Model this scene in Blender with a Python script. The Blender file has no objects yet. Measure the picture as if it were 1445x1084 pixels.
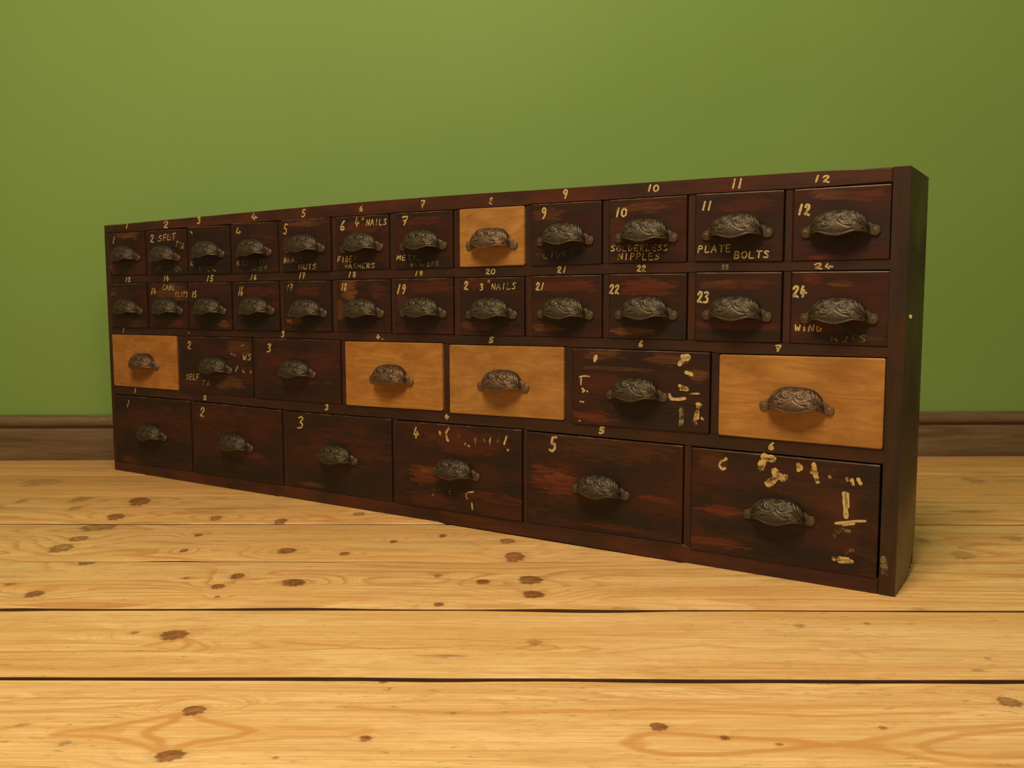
import bpy, bmesh, math, random
from mathutils import Vector, Matrix, noise
random.seed(7)
S = bpy.context.scene
C = S.collection

# ---------------------------------------------------------------- camera
CAM_H, PITCH, ROLL = 0.35434, 0.0956013, -0.0026128
cam = bpy.data.cameras.new('camera')
cam.sensor_width = 36.0
cam.lens = 36.0 * 1300.06 / 1445
cam.clip_start = 0.01
co = bpy.data.objects.new('camera', cam)
C.objects.link(co)
R = Vector((1, 0, 0)); U = Vector((0, math.sin(PITCH), math.cos(PITCH))); F = Vector((0, math.cos(PITCH), -math.sin(PITCH)))
c_, s_ = math.cos(ROLL), math.sin(ROLL)
R2 = R * c_ + U * s_; U2 = U * c_ - R * s_
m = Matrix.Identity(4)
for i in range(3):
    m[i][0] = R2[i]; m[i][1] = U2[i]; m[i][2] = -F[i]
m[0][3], m[1][3], m[2][3] = 0, 0, CAM_H
co.matrix_world = m
S.camera = co

# ---------------------------------------------------------------- world and lamps
w = bpy.data.worlds.new('room_light'); S.world = w; w.use_nodes = True
w.node_tree.nodes['Background'].inputs[0].default_value = (1.0, 0.80, 0.52, 1)
w.node_tree.nodes['Background'].inputs[1].default_value = 0.22

def area(name, loc, target, size, power, col, size_y=None):
    l = bpy.data.lights.new(name, 'AREA'); l.energy = power; l.color = col
    l.shape = 'RECTANGLE'; l.size = size; l.size_y = size_y or size
    o = bpy.data.objects.new(name, l); C.objects.link(o); o.location = loc
    d = Vector(target) - Vector(loc)
    o.rotation_euler = d.to_track_quat('-Z', 'Y').to_euler()
    return o
WARM = (1.0, 0.79, 0.50)
area('ceiling_lamp', (-0.42, -0.10, 2.15), (0.0, 1.25, 0.1), 0.7, 52, WARM)
area('ceiling_lamp', (0.10, 0.50, 2.45), (0.1, 1.2, 0.2), 0.5, 12, WARM)
S.view_settings.view_transform = 'Standard'; S.view_settings.look = 'None'
S.view_settings.gamma = 1.0; S.view_settings.use_curve_mapping = False
S.view_settings.exposure = 0.0

# ---------------------------------------------------------------- data in metres, measured on the piece itself
# ROWS: per drawer opening (x left, x right, z top left, top right, bottom left, bottom right) on the chest's front plane
ROWS=[[(0.0149,0.1294,0.4812,0.4805,0.3971,0.3955),(0.1347,0.2534,0.4812,0.4813,0.3955,0.3944),(0.259,0.3721,0.4835,0.4822,0.3944,0.3939),(0.3787,0.4934,0.4853,0.4831,0.3938,0.3948),(0.504,0.6177,0.4852,0.4845,0.3955,0.3952),(0.6284,0.7422,0.4843,0.4839,0.3957,0.3961),(0.7531,0.8669,0.4844,0.4838,0.3952,0.3959),(0.8791,0.9944,0.4841,0.4832,0.3966,0.3975),(1.0054,1.1177,0.4843,0.4834,0.3956,0.397),(1.1279,1.2404,0.4835,0.4833,0.3973,0.3968),(1.2509,1.3651,0.4837,0.4822,0.3972,0.3949),(1.375,1.4876,0.482,0.4816,0.3947,0.3947)],[(0.0147,0.1301,0.3817,0.3815,0.2918,0.2933),(0.1358,0.2497,0.3817,0.3811,0.2929,0.2933),(0.2558,0.3721,0.3813,0.3809,0.2928,0.2935),(0.3824,0.4936,0.3813,0.3816,0.2933,0.2939),(0.5035,0.6163,0.3813,0.3812,0.2943,0.2948),(0.6276,0.7435,0.3818,0.382,0.2944,0.2951),(0.7519,0.867,0.3824,0.3825,0.2946,0.2954),(0.8789,0.9939,0.3818,0.3825,0.2946,0.2955),(1.0052,1.1185,0.3835,0.3837,0.2957,0.2961),(1.1291,1.2415,0.3842,0.3837,0.2955,0.2959),(1.2527,1.365,0.3846,0.3836,0.2956,0.2957),(1.3748,1.4888,0.3837,0.3829,0.2956,0.2939)],[(0.0125,0.213,0.2799,0.2809,0.1747,0.1751),(0.2225,0.4217,0.2805,0.2821,0.1718,0.1738),(0.4333,0.6336,0.2815,0.283,0.1726,0.1743),(0.6447,0.846,0.2814,0.2831,0.1738,0.177),(0.8578,1.0599,0.2813,0.2833,0.1749,0.1776),(1.073,1.2752,0.2824,0.2822,0.1743,0.1756),(1.2862,1.4877,0.2803,0.2821,0.1751,0.1738)],[(0.0112,0.2469,0.1577,0.1591,0.0185,0.021),(0.2545,0.4925,0.1585,0.1572,0.0204,0.0221),(0.5032,0.7417,0.1564,0.1592,0.0223,0.0212),(0.7509,0.9895,0.1576,0.161,0.0203,0.0216),(0.998,1.2402,0.159,0.1587,0.0214,0.0246),(1.2509,1.4861,0.158,0.157,0.0195,0.0186)]]
TOP=[(0.0023,0.4968),(0.5044,0.5026),(0.7006,0.5044),(0.8685,0.5043),(1.0628,0.5025),(1.2584,0.5016),(1.3998,0.5003),(1.5063,0.4987)]
PULLS=[[(-0.0017,-0.009),(-0.0036,-0.0117),(-0.0016,-0.008),(-0.0021,-0.0092),(-0.0001,-0.0068),(0.0006,-0.0088),(0.0008,-0.0093),(0.0015,-0.012),(-0.0008,-0.0101),(-0.001,-0.01),(-0.0013,-0.0091),(-0.0002,-0.0095)],[(-0.0004,-0.0107),(-0.0013,-0.01),(0.0003,-0.0091),(0.0004,-0.0087),(0.003,-0.0127),(-0.0004,-0.0123),(0.0001,-0.011),(0.0,-0.0118),(-0.0011,-0.0118),(-0.0011,-0.0113),(-0.0008,-0.0113),(0.0003,-0.0125)],[(0.0011,-0.0086),(0.0016,-0.007),(-0.0002,-0.0061),(-0.0013,-0.0078),(-0.0018,-0.008),(-0.0016,-0.0089),(-0.001,-0.0101)],[(0.0006,-0.0086),(0.0,-0.008),(0.0009,-0.008),(-0.0004,-0.0084),(-0.001,-0.0092),(-0.001,-0.0099)]]
PATCHES={
 '0_0':[(0.0064,0.0384,0.0355,0.0096,1,0.8),(-0.0439,-0.0268,0.0139,0.0126,0,0.6)],
 '0_1':[(0.0051,0.0277,0.029,0.0093,1,0.35),(-0.0006,-0.032,0.0619,0.012,2,0.8)],
 '0_2':[(0.0017,-0.0282,0.0572,0.018,2,0.9)],
 '0_3':[(0.0008,-0.0312,0.06,0.0136,2,0.95),(0.0207,0.0174,0.0315,0.0109,0,0.4)],
 '0_4':[(-0.0009,0.0363,0.0423,0.0059,1,0.55),(-0.0355,0.0021,0.0202,0.0143,0,0.5),(0.0017,-0.0346,0.0583,0.0142,2,0.7)],
 '0_5':[(-0.0024,0.0231,0.0388,0.009,0,0.6),(-0.0008,-0.0346,0.0594,0.0125,2,0.95)],
 '0_6':[(0.0055,0.0286,0.0405,0.0085,0,0.45),(0.0019,-0.0337,0.0566,0.0129,2,1)],
 '0_8':[(-0.0262,0.0272,0.0251,0.0088,1,0.35),(0.0024,-0.0316,0.0552,0.0136,2,1),(0.019,0.0279,0.0219,0.0086,2,0.5)],
 '0_9':[(0.0021,0.0298,0.0398,0.0074,1,0.4),(-0.044,0.0013,0.0147,0.015,0,0.4),(0.0029,-0.0311,0.0555,0.0148,2,1)],
 '0_10':[(0.0025,0.0256,0.0407,0.0087,0,0.5),(0.0408,0.015,0.0156,0.0222,2,0.5),(0.0038,-0.0337,0.0547,0.0105,2,0.9)],
 '0_11':[(-0.0098,0.0332,0.024,0.0065,1,0.45),(0.0261,0.031,0.0232,0.0073,0,0.7),(0.004,-0.0251,0.0503,0.0083,2,0.8),(-0.0158,-0.0394,0.0195,0.0033,0,0.9)],
 '1_0':[(-0.0013,-0.0334,0.0405,0.0084,1,0.25),(-0.0008,-0.0264,0.0537,0.014,2,0.5)],
 '1_1':[(0.0084,0.0206,0.0495,0.0161,1,0.55),(0.0009,-0.0333,0.0459,0.0068,0,0.6),(-0.0154,-0.0226,0.0421,0.0135,2,0.5)],
 '1_2':[(0.006,-0.0236,0.0499,0.0181,2,0.9),(0.0364,-0.0336,0.0153,0.0077,1,0.6)],
 '1_3':[(0.0038,-0.0252,0.0531,0.0175,2,0.95),(0.0059,0.0246,0.0425,0.0099,0,0.4)],
 '1_4':[(-0.0306,-0.0257,0.0169,0.0061,1,1),(0.0029,-0.0277,0.0522,0.0132,2,0.8),(0.0047,0.0261,0.0327,0.0095,0,0.5)],
 '1_5':[(-0.0312,0.0275,0.0185,0.0184,1,1),(-0.0493,-0.0073,0.0141,0.0163,1,0.5),(-0.0003,-0.0264,0.0568,0.0137,2,0.85),(0.0281,0.0271,0.0236,0.0113,0,0.5)],
 '1_6':[(0.0009,-0.0285,0.0571,0.0121,2,0.75),(0.0114,0.0293,0.0406,0.0098,0,0.5),(-0.0422,0.0076,0.0128,0.0199,1,0.25)],
 '1_7':[(-0.0296,-0.0291,0.0306,0.0064,1,0.35),(0.0086,-0.0306,0.0563,0.0104,2,0.9),(-0.0291,0.0341,0.028,0.0094,0,0.5)],
 '1_8':[(-0.0322,-0.0313,0.0232,0.005,1,0.55),(0.0024,-0.0228,0.0576,0.0099,2,0.7),(0.0022,0.0266,0.0488,0.0088,0,0.7)],
 '1_9':[(0.0023,0.0256,0.04,0.0112,0,1),(-0.0229,-0.0339,0.0351,0.0047,1,0.7),(-0.0126,-0.0186,0.0407,0.0085,2,0.8),(0.0431,-0.0272,0.0195,0.013,2,0.7)],
 '1_10':[(0.0082,0.0289,0.0408,0.0071,0,0.45),(-0.0239,0.0275,0.0239,0.0062,1,0.3),(0.005,-0.033,0.0516,0.0071,2,0.8),(0.0002,-0.0242,0.0449,0.0063,0,0.4)],
 '1_11':[(-0.0297,0.0333,0.0133,0.0067,0,0.9),(0.0025,0.0287,0.0192,0.005,1,0.7),(-0.0264,-0.0218,0.0361,0.0085,0,0.4),(0.0068,-0.0338,0.0506,0.0075,2,0.85),(0.0349,-0.0357,0.0172,0.005,1,0.3)],
 '2_1':[(0.0624,0.0362,0.0335,0.0128,1,0.4),(0.0405,-0.029,0.0489,0.0117,1,0.55),(-0.0661,0.0059,0.0363,0.0374,2,0.7),(0.0493,-0.0441,0.0487,0.0103,2,0.5)],
 '2_2':[(0.0104,0.0156,0.0822,0.0194,0,0.25),(0.0003,-0.0338,0.0925,0.0172,2,0.6),(0.0008,-0.019,0.0666,0.0073,1,0.25)],
 '2_5':[(-0.054,0.0454,0.03,0.0078,1,0.5),(0.04,0.0409,0.0297,0.0075,1,0.55),(0.0846,0.0222,0.0153,0.0092,1,0.6),(0.03,0.034,0.0398,0.0084,2,0.55),(-0.0537,0.0063,0.028,0.0137,0,0.35),(-0.0699,-0.042,0.0328,0.0089,0,0.9),(0.0104,-0.0288,0.0701,0.0153,2,1),(-0.043,0.0263,0.0629,0.0029,1,0.4)],
 '3_0':[(0.0032,0.0207,0.1072,0.031,0,0.35),(0.0059,-0.0425,0.1197,0.0227,2,0.8),(-0.0744,-0.0614,0.0277,0.0073,0,0.7)],
 '3_1':[(-0.005,0.0307,0.1106,0.0262,0,0.3),(-0.0086,-0.0484,0.122,0.0265,2,0.8),(0.021,-0.0219,0.0556,0.0052,0,0.5)],
 '3_2':[(0.0076,0.0138,0.1081,0.0336,0,0.3),(0.0056,-0.0588,0.1177,0.0219,2,0.75),(-0.0603,-0.0588,0.0268,0.005,1,0.6),(0.1159,0.0347,0.0236,0.0576,2,0.4)],
 '3_3':[(-0.0605,-0.016,0.039,0.0135,0,1),(-0.0435,-0.0075,0.0303,0.0067,1,0.6),(-0.0861,-0.0164,0.02,0.016,2,0.8),(0.0088,0.0406,0.0777,0.0197,0,0.45),(0.099,0.0323,0.0222,0.0633,2,0.8),(0.0081,-0.031,0.1105,0.0088,2,0.9),(0.0606,-0.0381,0.058,0.0076,0,0.7),(-0.047,-0.0553,0.0496,0.0114,0,0.45),(0.0925,-0.0215,0.0175,0.0096,2,0.9)],
 '3_4':[(-0.0773,-0.0031,0.0393,0.0206,0,1),(-0.0715,0.0058,0.0255,0.0082,1,0.35),(-0.0963,-0.0218,0.0213,0.0073,2,1),(0.0772,-0.0097,0.0306,0.0039,0,0.9),(0.0027,-0.0446,0.1155,0.016,2,1),(0.0247,-0.0568,0.053,0.005,0,0.5),(0.0019,0.0553,0.0846,0.0198,1,0.2),(0.0968,0.054,0.026,0.038,2,0.4)],
 '3_5':[(-0.0886,0.0531,0.0226,0.0111,1,0.3),(-0.0807,-0.0131,0.0301,0.0075,0,1),(-0.0866,-0.0542,0.0415,0.0056,0,0.9),(-0.0538,-0.0337,0.072,0.0092,2,0.9),(0.0278,-0.0601,0.0909,0.0179,2,1),(0.1043,0.029,0.0173,0.0676,2,0.8),(0.0176,-0.0034,0.0425,0.0178,2,0.6),(-0.1021,0.0003,0.023,0.0112,2,0.7),(0.0511,0.0228,0.0571,0.0209,1,0.15)]}
JOINTS=[2.06,1.804,1.6071,1.4105,1.204,1.0119,0.8232,0.627,0.437,0.247,0.05,-0.15,-0.35,-0.55]
KNOTS={
 1:[(0.8853,-0.0571,0.0215,0.0273,-5,0.2),(-0.8999,-0.075,0.0383,0.0345,8,0.25)],
 2:[(-0.6451,-0.0443,0.0161,0.0282,20,1),(-0.6371,-0.1557,0.0126,0.0195,20,1),(-0.7556,-0.0277,0.0175,0.0288,0,0.4),(-0.7321,-0.0983,0.0108,0.0157,0,0.5),(-0.8518,-0.0413,0.0099,0.0169,0,0.5),(-0.4724,-0.1648,0.008,0.0143,10,0.6),(-0.3631,-0.1827,0.009,0.0139,0,1),(-0.2478,-0.1355,0.0093,0.0099,0,0.7),(0.751,-0.1187,0.0322,0.0099,0,0.3)],
 3:[(-0.6406,-0.0187,0.0243,0.0179,20,0.6),(-0.6391,-0.1367,0.0142,0.0189,10,0.6),(-0.6385,-0.0859,0.0126,0.0122,10,0.8),(-0.4596,-0.1489,0.005,0.0081,0,1),(-0.4687,-0.065,0.0053,0.0075,0,0.8),(-0.3118,-0.1484,0.01,0.011,5,1),(0.0061,-0.1793,0.0126,0.021,0,1),(-0.0054,-0.0972,0.0103,0.0118,0,0.8),(-0.1026,-0.068,0.0053,0.0082,0,1),(-0.1713,-0.1001,0.0052,0.0071,0,1),(-0.2303,-0.1645,0.0069,0.0078,0,1),(-0.3145,-0.1495,0.012,0.0128,0,0.8),(0.736,-0.079,0.0165,0.016,5,0.3),(0.6205,-0.1697,0.0174,0.021,-22,0.3),(0.5959,-0.0898,0.0113,0.0158,0,0.4)],
 4:[(-0.569,-0.0061,0.0105,0.01,8,0.8),(-0.3486,-0.0647,0.0081,0.0105,0,1),(-0.36,-0.1061,0.0079,0.0084,5,1.2),(-0.2717,-0.0893,0.0133,0.0115,4,1.1),(-0.5709,-0.1358,0.0102,0.0107,8,1.1),(-0.4114,-0.0732,0.0036,0.0044,0,0.8),(-0.3482,-0.1451,0.0034,0.0047,0,0.8),(-0.6212,-0.0992,0.0071,0.0057,8,0.8),(-0.0826,-0.1714,0.0057,0.0062,5,1),(0.0283,-0.138,0.0118,0.0079,0,1),(0.4622,-0.1871,0.0072,0.0071,0,0.3),(0.0244,-0.0788,0.0142,0.0146,-5,1),(0.0269,-0.1341,0.0118,0.0119,-5,1.2),(-0.0353,-0.0859,0.0079,0.0086,0,1),(-0.2666,-0.0919,0.0106,0.0115,4,1),(-0.094,-0.062,0.0045,0.006,0,0.8),(0.1321,-0.1894,0.0176,0.0119,0,0.2)],
 5:[(-0.3537,-0.0782,0.0134,0.0124,10,1),(-0.3985,-0.0725,0.0038,0.0041,10,0.6),(0.024,-0.097,0.0087,0.0078,5,0.4),(-0.068,-0.1334,0.028,0.0036,0,0.15),(0.3093,-0.0478,0.0068,0.0075,0,0.1),(0.3838,-0.0409,0.0038,0.0043,-10,0.3),(0.4665,-0.136,0.0041,0.0035,0,0.4),(0.442,-0.1651,0.0067,0.0033,0,0.3)],
 6:[(-0.2727,-0.0652,0.0092,0.0083,12,1),(-0.2633,-0.1434,0.0105,0.0078,14,1.1),(-0.4061,-0.0936,0.0071,0.0032,5,0.3),(-0.3556,-0.124,0.0051,0.0047,5,0.1),(-0.1808,-0.1459,0.0027,0.0022,5,0.3),(-0.1167,-0.1149,0.0051,0.0048,0,1),(-0.1194,-0.0045,0.0039,0.0039,0,0.8),(-0.1114,-0.0191,0.0019,0.0023,0,0.3),(0.1219,-0.0925,0.007,0.0063,-8,1),(0.1719,-0.1116,0.004,0.0036,-10,0.9),(0.4344,-0.0442,0.0092,0.0085,-25,0.6),(0.3053,-0.0927,0.0035,0.0031,0,0.6),(-0.0496,-0.0692,0.003,0.0027,0,0.4),(0.2126,-0.1219,0.0034,0.0023,0,0.8)]}
GRAIN={
 6:[(-0.3694,-0.1099,-0.3596,-0.1042,0.00543,0.7),(-0.3596,-0.1042,-0.331,-0.096,0.00543,0.7),(-0.331,-0.096,-0.3083,-0.0847,0.00544,0.7),(-0.3083,-0.0847,-0.2851,-0.0723,0.00544,0.7),(-0.3654,-0.1095,-0.3467,-0.1062,0.01159,0.55),(-0.3467,-0.1062,-0.3247,-0.1025,0.01159,0.55),(-0.369,-0.1106,-0.3297,-0.1138,0.00471,0.7),(-0.3297,-0.1138,-0.3108,-0.1189,0.00471,0.7),(-0.3108,-0.1189,-0.2907,-0.1272,0.00471,0.7),(-0.2907,-0.1272,-0.2777,-0.1371,0.00471,0.7),(-0.2831,-0.073,-0.2846,-0.0875,0.00435,0.8),(-0.2846,-0.0875,-0.2934,-0.0957,0.00435,0.8),(-0.2934,-0.0957,-0.2983,-0.1048,0.00435,0.8),(-0.2983,-0.1048,-0.2937,-0.1118,0.00435,0.8),(-0.2937,-0.1118,-0.2818,-0.1186,0.00435,0.8),(-0.2818,-0.1186,-0.2761,-0.1288,0.00435,0.8),(-0.2761,-0.1288,-0.2739,-0.1387,0.00435,0.8),(-0.265,-0.0768,-0.2589,-0.0843,0.00507,0.75),(-0.2589,-0.0843,-0.2441,-0.0898,0.00507,0.75),(-0.2441,-0.0898,-0.2269,-0.0952,0.00507,0.75),(-0.2269,-0.0952,-0.2137,-0.1023,0.00507,0.75),(-0.2137,-0.1023,-0.2219,-0.1112,0.00507,0.75),(-0.2219,-0.1112,-0.2352,-0.1166,0.00507,0.75),(-0.2352,-0.1166,-0.25,-0.1218,0.00507,0.75),(-0.25,-0.1218,-0.2606,-0.1287,0.00507,0.75),(-0.2606,-0.1287,-0.2637,-0.1337,0.00507,0.75),(-0.2628,-0.0806,-0.2286,-0.0897,0.00362,0.4),(-0.2286,-0.0897,-0.1766,-0.0948,0.00362,0.4),(-0.2472,-0.1296,-0.211,-0.1198,0.00362,0.5),(-0.211,-0.1198,-0.1722,-0.1126,0.00362,0.5),(-0.1837,-0.1127,-0.1339,-0.1116,0.00471,0.5),(-0.1339,-0.1116,-0.1197,-0.1069,0.00471,0.5),(-0.1197,-0.1069,-0.1172,-0.1002,0.00471,0.5),(-0.1172,-0.1002,-0.1235,-0.0951,0.00471,0.5),(-0.1235,-0.0951,-0.1535,-0.0983,0.00471,0.5),(-0.1535,-0.0983,-0.1885,-0.0942,0.00471,0.5),(-0.4545,-0.042,-0.3445,-0.0412,0.00435,0.55),(-0.3445,-0.0412,-0.282,-0.0366,0.00435,0.55),(-0.4474,-0.0544,-0.3752,-0.0539,0.00363,0.45),(-0.3752,-0.0539,-0.3055,-0.0472,0.00363,0.45),(-0.4388,-0.0695,-0.3532,-0.0626,0.00544,0.55),(-0.3532,-0.0626,-0.2921,-0.0442,0.00544,0.55),(-0.2812,-0.0387,-0.2407,-0.0508,0.00472,0.45),(-0.2407,-0.0508,-0.187,-0.0525,0.00471,0.45),(-0.4212,-0.1003,-0.4061,-0.0936,0.00326,0.6),(-0.3979,-0.1413,-0.348,-0.1441,0.00434,0.35),(-0.348,-0.1441,-0.2972,-0.1501,0.00434,0.35),(-0.2972,-0.1501,-0.2712,-0.1592,0.00434,0.35),(-0.2005,-0.0485,-0.1278,-0.05,0.00508,0.5),(-0.1278,-0.05,-0.0744,-0.0434,0.00508,0.5),(-0.0744,-0.0434,0.0606,-0.0425,0.00508,0.5),(-0.1443,-0.0582,-0.0719,-0.0676,0.0058,0.6),(-0.0719,-0.0676,-0.019,-0.0691,0.0058,0.6),(-0.019,-0.0691,0.0594,-0.0627,0.0058,0.6),(-0.1054,-0.0794,-0.0526,-0.0883,0.0116,0.32),(-0.0526,-0.0883,-0.001,-0.0989,0.0116,0.32),(-0.001,-0.0989,0.0326,-0.1022,0.01159,0.32),(0.0326,-0.1022,0.0575,-0.093,0.01159,0.32),(-0.1784,-0.133,-0.0809,-0.1355,0.00435,0.35),(-0.0809,-0.1355,0.0552,-0.1311,0.00435,0.35),(0.1216,-0.1032,0.1036,-0.1075,0.00543,0.75),(0.1036,-0.1075,0.0922,-0.1214,0.00543,0.75),(0.0922,-0.1214,0.1029,-0.1327,0.00543,0.75),(0.1029,-0.1327,0.1259,-0.1383,0.00543,0.75),(0.1259,-0.1383,0.1615,-0.138,0.00543,0.75),(0.1615,-0.138,0.1983,-0.1329,0.00543,0.75),(0.1983,-0.1329,0.234,-0.1253,0.00543,0.75),(0.234,-0.1253,0.2501,-0.1237,0.00543,0.75),(0.2501,-0.1237,0.2273,-0.1153,0.00543,0.75),(0.2273,-0.1153,0.1937,-0.113,0.00543,0.75),(0.1937,-0.113,0.1554,-0.1081,0.00543,0.75),(0.1554,-0.1081,0.1214,-0.1042,0.00543,0.75),(0.0958,-0.1214,0.1001,-0.1263,0.01086,0.6),(0.2302,-0.1218,0.2465,-0.1237,0.00905,0.6),(0.2513,-0.1236,0.2743,-0.12,0.00543,0.65),(0.2743,-0.12,0.3025,-0.1096,0.00543,0.65),(0.3025,-0.1096,0.3452,-0.0961,0.00543,0.65),(0.3452,-0.0961,0.3853,-0.0905,0.00543,0.65),(0.3853,-0.0905,0.4247,-0.0847,0.00544,0.65),(0.2634,-0.1236,0.2946,-0.1297,0.00543,0.65),(0.2946,-0.1297,0.3135,-0.1416,0.00543,0.65),(0.3135,-0.1416,0.3327,-0.1507,0.00543,0.65),(0.3327,-0.1507,0.3866,-0.1558,0.00543,0.65),(0.2686,-0.1225,0.2875,-0.1234,0.01159,0.6),(0.3945,-0.1409,0.3498,-0.1389,0.00507,0.7),(0.3498,-0.1389,0.3294,-0.1319,0.00507,0.7),(0.3294,-0.1319,0.3229,-0.1221,0.00507,0.7),(0.3229,-0.1221,0.3371,-0.1144,0.00507,0.7),(0.3371,-0.1144,0.3664,-0.1039,0.00507,0.7),(0.3664,-0.1039,0.4188,-0.0956,0.00507,0.7),(0.0603,-0.0469,0.1407,-0.0463,0.00435,0.45),(0.1407,-0.0463,0.2186,-0.0548,0.00435,0.45),(0.2186,-0.0548,0.3242,-0.054,0.00435,0.45),(0.3242,-0.054,0.4458,-0.0453,0.00435,0.45),(0.0592,-0.0648,0.1122,-0.0597,0.00435,0.6),(0.1122,-0.0597,0.1764,-0.0668,0.00435,0.6),(0.1764,-0.0668,0.2657,-0.0719,0.00435,0.6),(0.2657,-0.0719,0.3716,-0.0654,0.00435,0.6),(0.0548,-0.1365,0.09,-0.141,0.00434,0.35),(0.09,-0.141,0.124,-0.1501,0.00434,0.35)],
 5:[(-0.5236,-0.105,-0.4411,-0.1,0.00327,0.5),(-0.4411,-0.1,-0.3857,-0.1053,0.00327,0.5),(-0.5112,-0.1268,-0.4298,-0.1236,0.00327,0.75),(-0.4298,-0.1236,-0.347,-0.1231,0.00327,0.75),(-0.347,-0.1231,-0.3324,-0.1176,0.00327,0.75),(-0.3324,-0.1176,-0.3291,-0.1066,0.00327,0.75),(-0.3291,-0.1066,-0.3385,-0.0897,0.00327,0.75),(-0.3353,-0.0897,-0.3103,-0.1093,0.00327,0.7),(-0.3103,-0.1093,-0.308,-0.1158,0.00327,0.7),(-0.308,-0.1158,-0.3165,-0.1213,0.00327,0.7),(-0.3087,-0.0952,-0.2952,-0.1092,0.00255,0.5),(-0.2952,-0.1092,-0.2982,-0.1201,0.00255,0.5),(-0.2645,-0.1006,-0.2463,-0.1127,0.00364,0.6),(-0.2463,-0.1127,-0.2643,-0.1155,0.00364,0.6),(-0.3689,-0.1074,-0.3562,-0.0995,0.00582,0.65),(-0.3562,-0.0995,-0.3428,-0.0897,0.00582,0.65),(-0.2436,-0.1224,-0.2143,-0.1196,0.00291,0.5),(-0.234,-0.0987,-0.1686,-0.1084,0.00364,0.7),(-0.1686,-0.1084,-0.1257,-0.1147,0.00364,0.7),(-0.1257,-0.1147,-0.0699,-0.111,0.00364,0.7),(-0.2283,-0.1207,-0.1677,-0.1128,0.00327,0.6),(0.0082,-0.1138,0.0257,-0.1191,0.00327,0.7),(0.0257,-0.1191,0.0466,-0.1136,0.00327,0.7),(0.0466,-0.1136,0.0447,-0.107,0.00327,0.7),(0.0447,-0.107,0.0259,-0.1044,0.00327,0.7),(0.0259,-0.1044,0.0082,-0.1127,0.00327,0.7),(-0.2451,-0.0564,-0.135,-0.0527,0.00728,0.35),(-0.135,-0.0527,-0.046,-0.0583,0.00728,0.35),(-0.0872,-0.0853,-0.0227,-0.0935,0.00327,0.45),(-0.0227,-0.0935,0.072,-0.0872,0.00327,0.45),(0.0708,-0.1068,0.0887,-0.1148,0.00436,0.6),(0.0887,-0.1148,0.0699,-0.1214,0.00436,0.6),(0.1001,-0.1243,0.1953,-0.1036,0.00545,0.5),(0.1953,-0.1036,0.2543,-0.1154,0.00545,0.5),(0.2543,-0.1154,0.3038,-0.1135,0.00545,0.5),(0.3303,-0.1165,0.408,-0.1128,0.00473,0.45),(0.408,-0.1128,0.5102,-0.1185,0.00473,0.45),(0.3406,-0.1132,0.3466,-0.1344,0.00436,0.5),(0.0727,-0.0746,0.2341,-0.0692,0.00364,0.35),(0.2341,-0.0692,0.3914,-0.077,0.00364,0.35),(0.3914,-0.077,0.5376,-0.0674,0.00364,0.35)]}
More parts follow.
